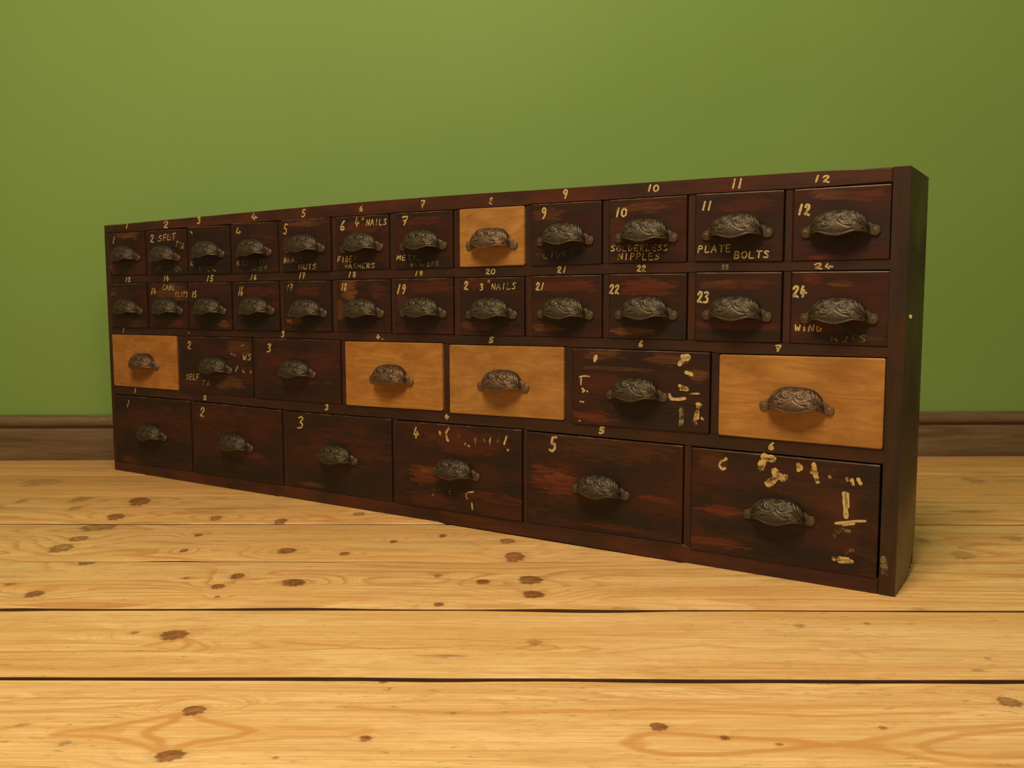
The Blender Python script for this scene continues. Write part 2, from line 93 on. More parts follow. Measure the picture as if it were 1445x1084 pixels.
MARKS=[
 ('R0','painted_number','fresh',[([(0.0779,0.4969),(0.0737,0.4874)],0.0026)]),
 ('R0','painted_number','fresh',[([(0.19,0.4932),(0.1947,0.4961),(0.1996,0.495),(0.2002,0.4922),(0.1888,0.4844),(0.1933,0.485),(0.1994,0.4838)],0.0026)]),
 ('R0','painted_number','fresh',[([(0.2871,0.4982),(0.2918,0.4992),(0.2938,0.4968),(0.289,0.4947),(0.2929,0.4922),(0.2908,0.4886),(0.2851,0.4885)],0.0026)]),
 ('R0','painted_number','fresh',[([(0.4367,0.4989),(0.4309,0.4917),(0.4445,0.4915)],0.0022),([(0.4402,0.4939),(0.4365,0.4875)],0.0022)]),
 ('R0','painted_number','fresh',[([(0.5615,0.4985),(0.5564,0.4989),(0.5546,0.4939),(0.5586,0.4934),(0.5589,0.4895),(0.5556,0.4874),(0.552,0.4885)],0.0022)]),
 ('R0','painted_number','worn',[([(0.6877,0.4981),(0.6828,0.4952),(0.6813,0.4921),(0.6834,0.4904),(0.6873,0.4912),(0.6866,0.4937),(0.6823,0.4934)],0.0022)]),
 ('R0','painted_number','fresh',[([(0.8076,0.4991),(0.8139,0.4993),(0.8083,0.4881)],0.0022),([(0.8082,0.4939),(0.8117,0.4936)],0.0022)]),
 ('R0','painted_number','worn',[([(0.9396,0.4951),(0.9371,0.4964),(0.9351,0.4943),(0.9388,0.4907),(0.9376,0.4875),(0.9346,0.4883),(0.9344,0.4904),(0.9398,0.4951)],0.0022)]),
 ('R0','painted_number','fresh',[([(1.0637,0.4984),(1.0609,0.5003),(1.0579,0.4976),(1.0596,0.4944),(1.0638,0.497),(1.0614,0.4919),(1.0597,0.4885)],0.0022)]),
 ('R0','painted_number','fresh',[([(1.1884,0.4986),(1.1859,0.4905)],0.0022),([(1.1969,0.4977),(1.1936,0.4958),(1.193,0.4917),(1.1957,0.4896),(1.1989,0.4913),(1.1995,0.4958),(1.1965,0.4978)],0.0022)]),
 ('R0','painted_number','fresh',[([(1.3022,0.4982),(1.2998,0.4871)],0.0022),([(1.3101,0.4979),(1.3077,0.4866)],0.0022)]),
 ('R0','painted_number','fresh',[([(1.4037,0.4952),(1.4014,0.4878)],0.0022),([(1.4099,0.4926),(1.412,0.4942),(1.4154,0.4938),(1.4153,0.492),(1.41,0.4873),(1.4124,0.4879),(1.4163,0.4866)],0.0022)]),
 ('R1','painted_number','fresh',[([(0.0674,0.3919),(0.0639,0.3836)],0.0024),([(0.0727,0.3912),(0.0761,0.3917),(0.0774,0.3903),(0.0744,0.388),(0.0771,0.3863),(0.075,0.3842),(0.071,0.3839)],0.0024)]),
 ('R1','painted_number','fresh',[([(0.1861,0.3934),(0.182,0.3843)],0.0024),([(0.1932,0.3935),(0.1898,0.3874),(0.1961,0.3878)],0.0024),([(0.1943,0.3896),(0.1924,0.384)],0.0024)]),
 ('R1','painted_number','fresh',[([(0.3103,0.3923),(0.3061,0.382)],0.0024),([(0.3234,0.392),(0.319,0.3925),(0.3167,0.3875),(0.3204,0.3874),(0.3208,0.3842),(0.3174,0.3823),(0.3146,0.383)],0.0024)]),
 ('R1','painted_number','fresh',[([(0.4267,0.3924),(0.423,0.3837)],0.002),([(0.4362,0.3921),(0.4323,0.3887),(0.4312,0.3854),(0.433,0.3838),(0.4355,0.3847),(0.4355,0.3869),(0.432,0.3864)],0.002)]),
 ('R1','painted_number','fresh',[([(0.5461,0.394),(0.5426,0.3844)],0.002),([(0.5504,0.3935),(0.5558,0.3939),(0.5513,0.3845)],0.002),([(0.551,0.3895),(0.5539,0.3895)],0.002)]),
 ('R1','painted_number','fresh',[([(0.6588,0.3933),(0.6553,0.3851)],0.002),([(0.6701,0.3918),(0.6674,0.3933),(0.6651,0.3915),(0.6694,0.3884),(0.6678,0.3853),(0.6648,0.386),(0.665,0.388),(0.67,0.3919)],0.002)]),
 ('R1','painted_number','fresh',[([(0.797,0.3925),(0.7942,0.3858)],0.002),([(0.8072,0.3912),(0.8046,0.3924),(0.8024,0.3906),(0.8041,0.3892),(0.8073,0.3905),(0.8055,0.3877),(0.8041,0.3858)],0.002)]),
 ('R1','painted_number','fresh',[([(0.9266,0.3916),(0.9287,0.3932),(0.9319,0.3928),(0.9317,0.3913),(0.9263,0.3866),(0.9289,0.3868),(0.9323,0.386)],0.002),([(0.9391,0.393),(0.9362,0.3915),(0.9357,0.3879),(0.9382,0.386),(0.9412,0.3878),(0.9419,0.3916),(0.9394,0.3933)],0.002)]),
 ('R1','painted_number','fresh',[([(1.0481,0.3921),(1.0502,0.3943),(1.0526,0.3938),(1.0525,0.3917),(1.0476,0.387),(1.0502,0.3871),(1.0527,0.3863)],0.002),([(1.0605,0.3943),(1.0578,0.3863)],0.002)]),
 ('R1','painted_number','fresh',[([(1.1703,0.3922),(1.172,0.3936),(1.1741,0.3936),(1.1744,0.3913),(1.17,0.3865),(1.1722,0.387),(1.1746,0.3864)],0.002),([(1.1777,0.3919),(1.1791,0.3936),(1.1815,0.3933),(1.1812,0.3915),(1.1771,0.3865),(1.1794,0.3869),(1.1815,0.3861)],0.002)]),
 ('R1','painted_number','fresh',[([(1.4026,0.3902),(1.4055,0.3915),(1.4092,0.3913),(1.4096,0.3896),(1.4033,0.3861),(1.4064,0.3862),(1.4108,0.3854)],0.002),([(1.4178,0.3912),(1.4151,0.3874),(1.4235,0.3877)],0.002),([(1.4206,0.3888),(1.4186,0.3853)],0.002)]),
 ('R1','painted_number','faint',[([(1.2874,0.391),(1.2885,0.3922),(1.2901,0.392),(1.2901,0.3906),(1.2873,0.3873),(1.2885,0.3875),(1.2903,0.3871)],0.0018),([(1.2925,0.3916),(1.2944,0.3922),(1.2953,0.3911),(1.2937,0.3897),(1.2953,0.3887),(1.2945,0.3871),(1.2922,0.3872)],0.0018)]),
 ('R2','painted_number','fresh',[([(0.0517,0.2924),(0.0476,0.2833)],0.0022)]),
 ('R2','painted_number','fresh',[([(0.2489,0.2867),(0.2501,0.2861)],0.0022)]),
 ('R2','painted_number','fresh',[([(0.4976,0.2927),(0.5008,0.2941),(0.5021,0.2922),(0.4987,0.2897),(0.5016,0.2876),(0.4998,0.2848),(0.4959,0.2846)],0.0022)]),
 ('R2','painted_number','fresh',[([(0.7159,0.2922),(0.7132,0.2875),(0.719,0.2882)],0.0022),([(0.7174,0.2896),(0.7155,0.2855)],0.0022),([(0.724,0.2857),(0.725,0.2854)],0.0022)]),
 ('R2','painted_number','fresh',[([(0.9391,0.2928),(0.9339,0.2927),(0.9328,0.2895),(0.9364,0.2895),(0.9373,0.287),(0.9341,0.2855),(0.931,0.286)],0.0022)]),
 ('R2','painted_number','fresh',[([(1.1785,0.2938),(1.1752,0.2904),(1.1743,0.2876),(1.1761,0.286),(1.1782,0.2874),(1.1779,0.2891),(1.1749,0.2887)],0.0022)]),
 ('R2','painted_number','fresh',[([(1.3583,0.2921),(1.3644,0.2925),(1.3604,0.2855)],0.0022),([(1.3596,0.2891),(1.363,0.2889)],0.0022)]),
 ('R3','painted_number','fresh',[([(0.081,0.1726),(0.0774,0.1638)],0.0026)]),
 ('R3','painted_number','fresh',[([(0.2852,0.1676),(0.2883,0.17),(0.2914,0.1696),(0.292,0.1677),(0.2846,0.1624),(0.2878,0.1626),(0.2916,0.1624)],0.0026)]),
 ('R3','painted_number','fresh',[([(0.5972,0.1708),(0.6005,0.1719),(0.602,0.1705),(0.5988,0.168),(0.602,0.1665),(0.6004,0.1641),(0.5957,0.1634)],0.0026)]),
 ('R3','painted_number','fresh',[([(0.8517,0.1719),(0.8489,0.1676),(0.8558,0.1683)],0.0026),([(0.8536,0.1697),(0.8515,0.1654)],0.0026)]),
 ('R3','painted_number','fresh',[([(1.1227,0.1724),(1.1178,0.1723),(1.1164,0.1683),(1.1207,0.169),(1.1216,0.1662),(1.1179,0.1642),(1.1148,0.1644)],0.0026)]),
 ('R3','painted_number','fresh',[([(1.3577,0.1707),(1.3541,0.1668),(1.353,0.1636),(1.3553,0.1621),(1.3578,0.1639),(1.3572,0.1661),(1.354,0.1647)],0.0026)]),
 ('0_0','painted_number','fresh',[([(-0.0362,0.0333),(-0.0417,0.0218)],0.0022)]),
 ('0_0','painted_number','faint',[([(-0.0472,-0.0184),(-0.0521,-0.0281)],0.0022)]),
 ('0_1','painted_number','fresh',[([(-0.044,0.0298),(-0.0404,0.0337),(-0.0363,0.0324),(-0.0365,0.0295),(-0.0457,0.0204),(-0.042,0.0216),(-0.0364,0.0195)],0.0022)]),
 ('0_1','painted_lettering','fresh',[([(-0.0114,0.0309),(-0.015,0.0318),(-0.0192,0.0291),(-0.0136,0.0254),(-0.0154,0.0222),(-0.0224,0.0214)],0.001482),([(0.0028,0.0329),(-0.0051,0.032),(-0.0075,0.022)],0.001482),([(-0.0069,0.0275),(0.0003,0.0277)],0.001482),([(0.0083,0.033),(0.0055,0.0227),(0.0136,0.0234)],0.001482),([(0.0206,0.0335),(0.03,0.0349)],0.001482),([(0.0254,0.0339),(0.0229,0.0237)],0.001482)]),
 ('0_1','painted_lettering','worn',[([(0.0307,0.0094),(0.033,0.0196),(0.0381,0.0175),(0.0378,0.0138),(0.0316,0.0148)],0.0015600000000000002),([(0.0418,0.0062),(0.0449,0.0169),(0.0484,0.0042),(0.0512,0.0147)],0.0015600000000000002)]),
 ('0_1','painted_lettering','faint',[([(-0.0294,-0.0267),(-0.032,-0.0256),(-0.0358,-0.0273),(-0.0314,-0.0324),(-0.0331,-0.036),(-0.038,-0.0355)],0.001326),([(-0.0266,-0.0362),(-0.0244,-0.0258),(-0.0196,-0.0263),(-0.0201,-0.0296),(-0.0254,-0.0306)],0.001326),([(-0.0136,-0.0258),(-0.016,-0.0362),(-0.0098,-0.0365)],0.001326),([(-0.0001,-0.026),(-0.0026,-0.0364)],0.001326),([(0.0071,-0.0259),(0.0146,-0.0263)],0.001326),([(0.011,-0.0262),(0.0084,-0.0368)],0.001326),([(0.0317,-0.0267),(0.0281,-0.0291),(0.0264,-0.0346),(0.0293,-0.0374),(0.0329,-0.0348),(0.034,-0.0292),(0.0317,-0.0265)],0.001326),([(0.0362,-0.0374),(0.0395,-0.0268),(0.0425,-0.0375),(0.0455,-0.027)],0.001326)]),
 ('0_2','painted_number','worn',[([(-0.0487,0.0353),(-0.0444,0.0331),(-0.0435,0.0286)],0.002)]),
 ('0_2','painted_lettering','worn',[([(-0.0445,-0.0212),(-0.0473,-0.0199),(-0.0507,-0.0226),(-0.0505,-0.0254),(-0.0482,-0.0266),(-0.0451,-0.0257)],0.001404)]),
 ('0_2','painted_lettering','faint',[([(-0.0259,-0.0291),(-0.0281,-0.0378)],0.0012480000000000002),([(-0.0186,-0.0288),(-0.0208,-0.0382)],0.0012480000000000002),([(-0.0264,-0.0334),(-0.0197,-0.0335)],0.0012480000000000002),([(-0.0099,-0.0293),(-0.0138,-0.0315),(-0.0146,-0.0358),(-0.0117,-0.0382),(-0.0075,-0.036),(-0.0064,-0.0314),(-0.0096,-0.0291)],0.0012480000000000002),([(0.0027,-0.0295),(-0.0018,-0.0318),(-0.003,-0.0362),(0.0006,-0.0385),(0.0045,-0.0364),(0.0056,-0.0315),(0.0022,-0.0297)],0.0012480000000000002),([(0.0113,-0.0297),(0.0091,-0.0385)],0.0012480000000000002),([(0.018,-0.0297),(0.0099,-0.0345),(0.016,-0.0389)],0.0012480000000000002)]),
 ('0_2','painted_lettering','worn',[([(0.0128,-0.0374),(0.0186,-0.0377)],0.001404)]),
 ('0_3','painted_number','fresh',[([(-0.0409,0.0364),(-0.0459,0.0277),(-0.0348,0.0287)],0.002),([(-0.0365,0.0306),(-0.0393,0.0257)],0.002)]),
 ('0_3','painted_lettering','worn',[([(-0.0462,-0.0304),(-0.0447,-0.0215),(-0.0404,-0.0224),(-0.0413,-0.0251),(-0.0452,-0.0253),(-0.0409,-0.027),(-0.0421,-0.0299),(-0.0465,-0.0301)],0.001404)]),
 ('0_3','painted_lettering','faint',[([(-0.032,-0.0213),(-0.0345,-0.0234),(-0.0357,-0.0276),(-0.0339,-0.0299),(-0.0314,-0.0274),(-0.0303,-0.023),(-0.032,-0.0212)],0.00117),([(-0.0269,-0.0208),(-0.029,-0.0295),(-0.0248,-0.0292)],0.00117),([(-0.0204,-0.0206),(-0.0158,-0.0208)],0.00117),([(-0.0179,-0.0206),(-0.0202,-0.0292)],0.00117),([(-0.0064,-0.0202),(-0.0081,-0.029)],0.00117),([(-0.0022,-0.0204),(-0.0043,-0.0288)],0.00117),([(-0.0073,-0.025),(-0.0034,-0.0246)],0.00117),([(0.0024,-0.0199),(-0.0003,-0.0221),(-0.0012,-0.0266),(0.0006,-0.029),(0.003,-0.0266),(0.0041,-0.0221),(0.0024,-0.0204)],0.00117),([(0.0074,-0.0201),(0.0053,-0.0286),(0.0094,-0.0284)],0.00117),([(0.0179,-0.0198),(0.0141,-0.0199),(0.0124,-0.0285),(0.0162,-0.0281)],0.00117),([(0.0132,-0.0238),(0.0163,-0.0239)],0.00117),([(0.0244,-0.0207),(0.0225,-0.0197),(0.0203,-0.0215),(0.023,-0.0252),(0.0221,-0.0279),(0.019,-0.0276)],0.00117)]),
 ('0_3','painted_lettering','faint',[([(-0.0055,-0.0326),(-0.0078,-0.0317),(-0.0104,-0.0333),(-0.0071,-0.0369),(-0.0084,-0.0398),(-0.0122,-0.0397)],0.001326),([(0.0033,-0.0327),(0.0007,-0.0312),(-0.0024,-0.0346),(-0.0026,-0.0386),(-0.0005,-0.0399),(0.0023,-0.0383)],0.001326),([(0.0053,-0.0397),(0.0074,-0.0311),(0.0108,-0.0319),(0.0104,-0.0344),(0.0066,-0.0351),(0.0101,-0.0397)],0.001326),([(0.0208,-0.0308),(0.0157,-0.031),(0.0137,-0.0395),(0.0187,-0.0394)],0.001326),([(0.0151,-0.0353),(0.019,-0.0349)],0.001326),([(0.0236,-0.0307),(0.023,-0.0392),(0.026,-0.0334),(0.0266,-0.0392),(0.0298,-0.0304)],0.001326)]),
 ('0_4','painted_number','fresh',[([(-0.0409,0.0358),(-0.0455,0.0366),(-0.0482,0.029),(-0.044,0.0288),(-0.0443,0.0229),(-0.0476,0.0197),(-0.0511,0.022)],0.002)]),
 ('0_4','painted_lettering','worn',[([(-0.0515,-0.0287),(-0.0496,-0.0205),(-0.0463,-0.021),(-0.0464,-0.0239),(-0.05,-0.0244),(-0.0461,-0.0252),(-0.0473,-0.028),(-0.0515,-0.0289)],0.001404),([(-0.0426,-0.0288),(-0.0405,-0.0201),(-0.0364,-0.0207),(-0.037,-0.0236),(-0.0412,-0.0243),(-0.0373,-0.0286)],0.001404),([(-0.0339,-0.0287),(-0.0294,-0.0199),(-0.0277,-0.0281)],0.001404),([(-0.0322,-0.0255),(-0.0281,-0.0253)],0.001404)]),
 ('0_4','painted_lettering','faint',[([(-0.016,-0.0216),(-0.0184,-0.0205),(-0.0216,-0.0224),(-0.0174,-0.0259),(-0.0189,-0.0285),(-0.0227,-0.0284)],0.0012480000000000002),([(-0.0067,-0.0212),(-0.009,-0.0205),(-0.0119,-0.0223),(-0.0081,-0.0254),(-0.0094,-0.0279),(-0.0134,-0.0282)],0.0012480000000000002)]),
 ('0_4','painted_lettering','worn',[([(-0.0166,-0.0406),(-0.0144,-0.0325),(-0.0102,-0.0408),(-0.0081,-0.0325)],0.001404),([(-0.0037,-0.0322),(-0.0049,-0.0389),(-0.0019,-0.0405),(0.0012,-0.0388),(0.0029,-0.0323)],0.001404),([(0.0065,-0.0325),(0.0138,-0.0321)],0.001404),([(0.0103,-0.0323),(0.0087,-0.0407)],0.001404),([(0.0237,-0.033),(0.0211,-0.0321),(0.0173,-0.034),(0.0225,-0.0374),(0.0209,-0.0401),(0.0159,-0.0396)],0.001404)]),
 ('0_5','painted_number','fresh',[([(-0.0364,0.0362),(-0.0422,0.0302),(-0.0444,0.0241),(-0.0419,0.0216),(-0.0376,0.0234),(-0.0385,0.0271),(-0.0428,0.027)],0.0026)]),
 ('0_5','painted_lettering','fresh',[([(-0.0088,0.0402),(-0.0126,0.0309),(-0.0046,0.0311)],0.001638),([(-0.0065,0.0343),(-0.0102,0.026)],0.001638)]),
 ('0_5','painted_lettering','fresh',[([(0.003,0.0394),(0.002,0.0363)],0.001092),([(0.0053,0.0394),(0.0043,0.0363)],0.001092)]),
 ('0_5','painted_lettering','fresh',[([(0.011,0.0266),(0.0131,0.0358),(0.0161,0.0268),(0.0181,0.036)],0.001404),([(0.0192,0.0264),(0.024,0.036),(0.0255,0.0265)],0.001404),([(0.0213,0.0303),(0.0254,0.0302)],0.001404),([(0.0331,0.036),(0.0311,0.0263)],0.001404),([(0.0394,0.0358),(0.0375,0.0266),(0.043,0.0265)],0.001404),([(0.0531,0.0343),(0.0505,0.0355),(0.048,0.0337),(0.0517,0.0294),(0.0505,0.0271),(0.0462,0.0271)],0.001404)]),
 ('0_5','painted_lettering','fresh',[([(-0.046,-0.0217),(-0.0511,-0.0217),(-0.0527,-0.03)],0.001482),([(-0.052,-0.0257),(-0.048,-0.0256)],0.001482),([(-0.0401,-0.0216),(-0.0417,-0.0303)],0.001482),([(-0.0354,-0.0298),(-0.0337,-0.0213),(-0.0303,-0.0219),(-0.031,-0.0248),(-0.0341,-0.0253),(-0.0303,-0.0267),(-0.0313,-0.0294),(-0.0356,-0.0302)],0.001482),([(-0.0205,-0.021),(-0.0252,-0.0212),(-0.027,-0.0301),(-0.022,-0.0301)],0.001482),([(-0.0262,-0.0257),(-0.0224,-0.0253)],0.001482)]),
 ('0_5','painted_lettering','faint',[([(-0.0168,-0.0297),(-0.0155,-0.0219),(-0.011,-0.0227),(-0.0117,-0.0253),(-0.0158,-0.0255),(-0.0117,-0.0296)],0.001404)]),
 ('0_5','painted_lettering','worn',[([(-0.0388,-0.0329),(-0.0384,-0.0409),(-0.0356,-0.0356),(-0.0342,-0.0408),(-0.0312,-0.0333)],0.001326),([(-0.0298,-0.0409),(-0.025,-0.0334),(-0.0225,-0.0406)],0.001326),([(-0.0279,-0.038),(-0.0237,-0.038)],0.001326),([(-0.0119,-0.0339),(-0.0148,-0.033),(-0.0179,-0.0349),(-0.0138,-0.0379),(-0.0146,-0.0404),(-0.0192,-0.0401)],0.001326),([(-0.0081,-0.0332),(-0.0092,-0.041)],0.001326),([(-0.0023,-0.0331),(-0.0036,-0.0405)],0.001326),([(-0.0089,-0.0371),(-0.0031,-0.0368)],0.001326),([(0.008,-0.0332),(0.0023,-0.0332),(0.0005,-0.0407),(0.0061,-0.0407)],0.001326),([(0.0014,-0.0371),(0.0061,-0.0368)],0.001326),([(0.0104,-0.0407),(0.0117,-0.0332),(0.0161,-0.034),(0.0161,-0.0363),(0.0114,-0.0369),(0.0156,-0.0408)],0.001326),([(0.0267,-0.0344),(0.0244,-0.0336),(0.021,-0.0347),(0.0254,-0.0384),(0.0245,-0.0402),(0.0196,-0.0401)],0.001326)]),
 ('0_6','painted_number','fresh',[([(-0.0394,0.0366),(-0.0293,0.0369),(-0.0366,0.0244)],0.0024),([(-0.0375,0.0312),(-0.0323,0.031)],0.0024)]),
 ('0_6','painted_lettering','fresh',[([(-0.0522,-0.0291),(-0.0499,-0.022),(-0.0481,-0.0269),(-0.0445,-0.0221),(-0.0451,-0.0294)],0.001404),([(-0.034,-0.0227),(-0.0395,-0.0222),(-0.0412,-0.0295),(-0.0353,-0.0299)],0.001404),([(-0.0406,-0.0258),(-0.0355,-0.026)],0.001404)]),
 ('0_6','painted_lettering','faint',[([(-0.0291,-0.0232),(-0.0225,-0.0229)],0.001326),([(-0.0259,-0.0233),(-0.027,-0.0303)],0.001326),([(-0.0206,-0.03),(-0.0165,-0.0231),(-0.0144,-0.0299)],0.001326),([(-0.0189,-0.0273),(-0.0149,-0.0274)],0.001326),([(-0.0098,-0.0229),(-0.0106,-0.0302),(-0.0054,-0.0298)],0.001326)]),
 ('0_6','painted_lettering','faint',[([(-0.024,-0.033),(-0.0235,-0.0399),(-0.0214,-0.0352),(-0.0205,-0.0398),(-0.0179,-0.0332)],0.0012480000000000002),([(-0.0169,-0.0399),(-0.0127,-0.0331),(-0.0109,-0.0398)],0.0012480000000000002),([(-0.0149,-0.0374),(-0.0117,-0.0374)],0.0012480000000000002),([(-0.0022,-0.0338),(-0.0045,-0.0331),(-0.007,-0.0346),(-0.0035,-0.0373),(-0.0044,-0.0396),(-0.0082,-0.0393)],0.0012480000000000002),([(0.0014,-0.033),(0.0001,-0.0399)],0.0012480000000000002),([(0.0058,-0.0333),(0.0047,-0.0398)],0.0012480000000000002),([(0.0006,-0.0365),(0.0056,-0.0365)],0.0012480000000000002),([(0.0141,-0.033),(0.0096,-0.0331),(0.0081,-0.0397),(0.0131,-0.0397)],0.0012480000000000002),([(0.0089,-0.0365),(0.0125,-0.0362)],0.0012480000000000002),([(0.0166,-0.0399),(0.0177,-0.0331),(0.021,-0.0336),(0.0209,-0.0356),(0.0172,-0.0362),(0.0206,-0.0395)],0.0012480000000000002),([(0.0297,-0.0337),(0.0276,-0.0332),(0.0251,-0.0344),(0.0285,-0.0376),(0.0276,-0.0395),(0.0242,-0.0391)],0.0012480000000000002)]),
 ('0_8','painted_number','fresh',[([(-0.0317,0.0348),(-0.0345,0.037),(-0.0374,0.0337),(-0.0357,0.0303),(-0.0318,0.0329),(-0.0335,0.0263),(-0.0359,0.0225)],0.0024)]),
 ('0_8','painted_lettering','faint',[([(-0.0411,-0.0246),(-0.0448,-0.0269),(-0.0451,-0.0313),(-0.0427,-0.033),(-0.0394,-0.0311),(-0.0384,-0.027),(-0.0414,-0.025)],0.001326),([(-0.0341,-0.0248),(-0.0349,-0.033),(-0.0293,-0.0333)],0.001326),([(-0.021,-0.0249),(-0.0221,-0.0331)],0.001326),([(-0.0146,-0.0248),(-0.0123,-0.0335),(-0.0076,-0.0252)],0.001326),([(0.0021,-0.0251),(-0.004,-0.0252),(-0.0051,-0.0334),(0.001,-0.0331)],0.001326),([(-0.0043,-0.0291),(0.0005,-0.029)],0.001326),([(0.0118,-0.0262),(0.0085,-0.0252),(0.0059,-0.0267),(0.0105,-0.0304),(0.0093,-0.0331),(0.0046,-0.0329)],0.001326)]),
 ('0_9','painted_number','fresh',[([(-0.0411,0.0305),(-0.0438,0.0191)],0.0026),([(-0.0323,0.0296),(-0.0358,0.0272),(-0.0364,0.0214),(-0.0338,0.019),(-0.0303,0.0216),(-0.0299,0.0269),(-0.0324,0.0297)],0.0026)]),
 ('0_9','painted_lettering','worn',[([(-0.046,-0.0201),(-0.0485,-0.0189),(-0.0513,-0.0204),(-0.0471,-0.024),(-0.0482,-0.026),(-0.052,-0.0259)],0.001482),([(-0.04,-0.0191),(-0.0429,-0.0209),(-0.0432,-0.0246),(-0.0408,-0.0265),(-0.0382,-0.025),(-0.0375,-0.0212),(-0.0399,-0.0192)],0.001482),([(-0.0338,-0.0193),(-0.0344,-0.0269),(-0.0295,-0.0266)],0.001482),([(-0.026,-0.027),(-0.0248,-0.0196),(-0.0214,-0.0206),(-0.0209,-0.0236),(-0.0227,-0.0263),(-0.0258,-0.027)],0.001482),([(-0.0113,-0.0199),(-0.0166,-0.0194),(-0.0172,-0.0268),(-0.0123,-0.0271)],0.001482),([(-0.0166,-0.0233),(-0.0128,-0.0233)],0.001482),([(-0.0086,-0.027),(-0.0078,-0.0196),(-0.004,-0.0202),(-0.0042,-0.0229),(-0.0079,-0.0234),(-0.0042,-0.0271)],0.001482),([(0.0005,-0.0199),(-0.0006,-0.0272),(0.0046,-0.0272)],0.001482),([(0.0138,-0.0203),(0.0088,-0.0202),(0.008,-0.0275),(0.0131,-0.0274)],0.001482),([(0.0085,-0.0236),(0.0122,-0.0234)],0.001482),([(0.0216,-0.0212),(0.0192,-0.0201),(0.0169,-0.0215),(0.0211,-0.025),(0.0199,-0.0271),(0.0161,-0.027)],0.001482),([(0.0298,-0.0213),(0.0278,-0.0202),(0.0253,-0.0219),(0.0289,-0.025),(0.028,-0.0274),(0.0244,-0.0271)],0.001482)]),
 ('0_9','painted_lettering','worn',[([(-0.0416,-0.0382),(-0.0401,-0.0296),(-0.0361,-0.0381),(-0.0347,-0.0301)],0.001482),([(-0.0288,-0.0299),(-0.0297,-0.0384)],0.001482),([(-0.0229,-0.0385),(-0.022,-0.0303),(-0.0177,-0.0307),(-0.0178,-0.0335),(-0.0227,-0.0341)],0.001482),([(-0.0141,-0.0384),(-0.013,-0.0301),(-0.0089,-0.0309),(-0.0092,-0.0338),(-0.0137,-0.0347)],0.001482),([(-0.0043,-0.0302),(-0.0053,-0.0387),(0.0,-0.0386)],0.001482),([(0.0098,-0.0306),(0.0047,-0.0306),(0.0038,-0.039),(0.0089,-0.039)],0.001482),([(0.0044,-0.0348),(0.0085,-0.0346)],0.001482),([(0.0184,-0.032),(0.0157,-0.0307),(0.013,-0.0326),(0.0173,-0.0364),(0.016,-0.0385),(0.0123,-0.0383)],0.001482)]),
 ('0_10','painted_number','fresh',[([(-0.0436,0.0328),(-0.0461,0.0224)],0.0022),([(-0.0362,0.0328),(-0.0388,0.0221)],0.0022)]),
 ('0_10','painted_lettering','fresh',[([(-0.0519,-0.0308),(-0.0505,-0.0227),(-0.0468,-0.0232),(-0.0464,-0.0258),(-0.0511,-0.0267)],0.001404),([(-0.0415,-0.0227),(-0.0424,-0.0309),(-0.0374,-0.0305)],0.001404),([(-0.0345,-0.0312),(-0.03,-0.0224),(-0.028,-0.0307)],0.001404),([(-0.0326,-0.0277),(-0.0287,-0.0277)],0.001404)]),
 ('0_10','painted_lettering','worn',[([(-0.0234,-0.0224),(-0.0171,-0.0227)],0.001404),([(-0.0204,-0.0226),(-0.0212,-0.031)],0.001404),([(-0.0088,-0.0223),(-0.0141,-0.0226),(-0.0147,-0.0307),(-0.01,-0.0307)],0.001404),([(-0.0144,-0.0265),(-0.0106,-0.0264)],0.001404)]),
 ('0_10','painted_lettering','fresh',[([(-0.0037,-0.0395),(-0.0029,-0.0311),(0.0015,-0.0317),(0.0012,-0.0345),(-0.0025,-0.0349),(0.0018,-0.0362),(0.0009,-0.0391),(-0.0034,-0.0393)],0.001716),([(0.0092,-0.031),(0.0061,-0.0332),(0.0057,-0.0373),(0.0084,-0.0392),(0.0115,-0.0374),(0.0118,-0.0332),(0.0091,-0.0312)],0.001716),([(0.0158,-0.0313),(0.015,-0.0392),(0.0207,-0.0395)],0.001716),([(0.0246,-0.0311),(0.031,-0.0313)],0.001716),([(0.0278,-0.031),(0.0268,-0.0392)],0.001716),([(0.0392,-0.0323),(0.0368,-0.0314),(0.0342,-0.0328),(0.0385,-0.0366),(0.0373,-0.0391),(0.0331,-0.0386)],0.001716)]),
 ('0_11','painted_number','fresh',[([(-0.0455,0.0237),(-0.0484,0.0122)],0.003),([(-0.041,0.0205),(-0.0395,0.0234),(-0.0367,0.0224),(-0.0371,0.0194),(-0.0418,0.0122),(-0.0392,0.013),(-0.0369,0.0111)],0.003)]),
 ('1_0','painted_number','faint',[([(-0.0472,0.0329),(-0.0521,0.0202)],0.0022),([(-0.0428,0.0317),(-0.0398,0.0329),(-0.0386,0.03),(-0.042,0.027),(-0.0397,0.0243),(-0.042,0.0207),(-0.0459,0.0206)],0.0022)]),
 ('1_1','painted_number','fresh',[([(-0.0443,0.0333),(-0.0488,0.0219)],0.0022),([(-0.0375,0.0331),(-0.041,0.0259),(-0.0353,0.0262)],0.0022),([(-0.037,0.0284),(-0.0393,0.0223)],0.0022)]),
 ('1_1','painted_lettering','fresh',[([(-0.0068,0.0375),(-0.0095,0.0389),(-0.0133,0.0354),(-0.0136,0.0316),(-0.011,0.0301),(-0.0078,0.0314)],0.001326),([(-0.0054,0.0301),(0.0004,0.0391),(0.0018,0.0304)],0.001326),([(-0.0029,0.0335),(0.0012,0.0338)],0.001326),([(0.0053,0.0304),(0.0074,0.0392),(0.0118,0.0384),(0.011,0.0357),(0.0068,0.0352),(0.0114,0.034),(0.0098,0.0308),(0.0051,0.0301)],0.001326),([(0.0173,0.0391),(0.0151,0.03),(0.0205,0.0307)],0.001326)]),
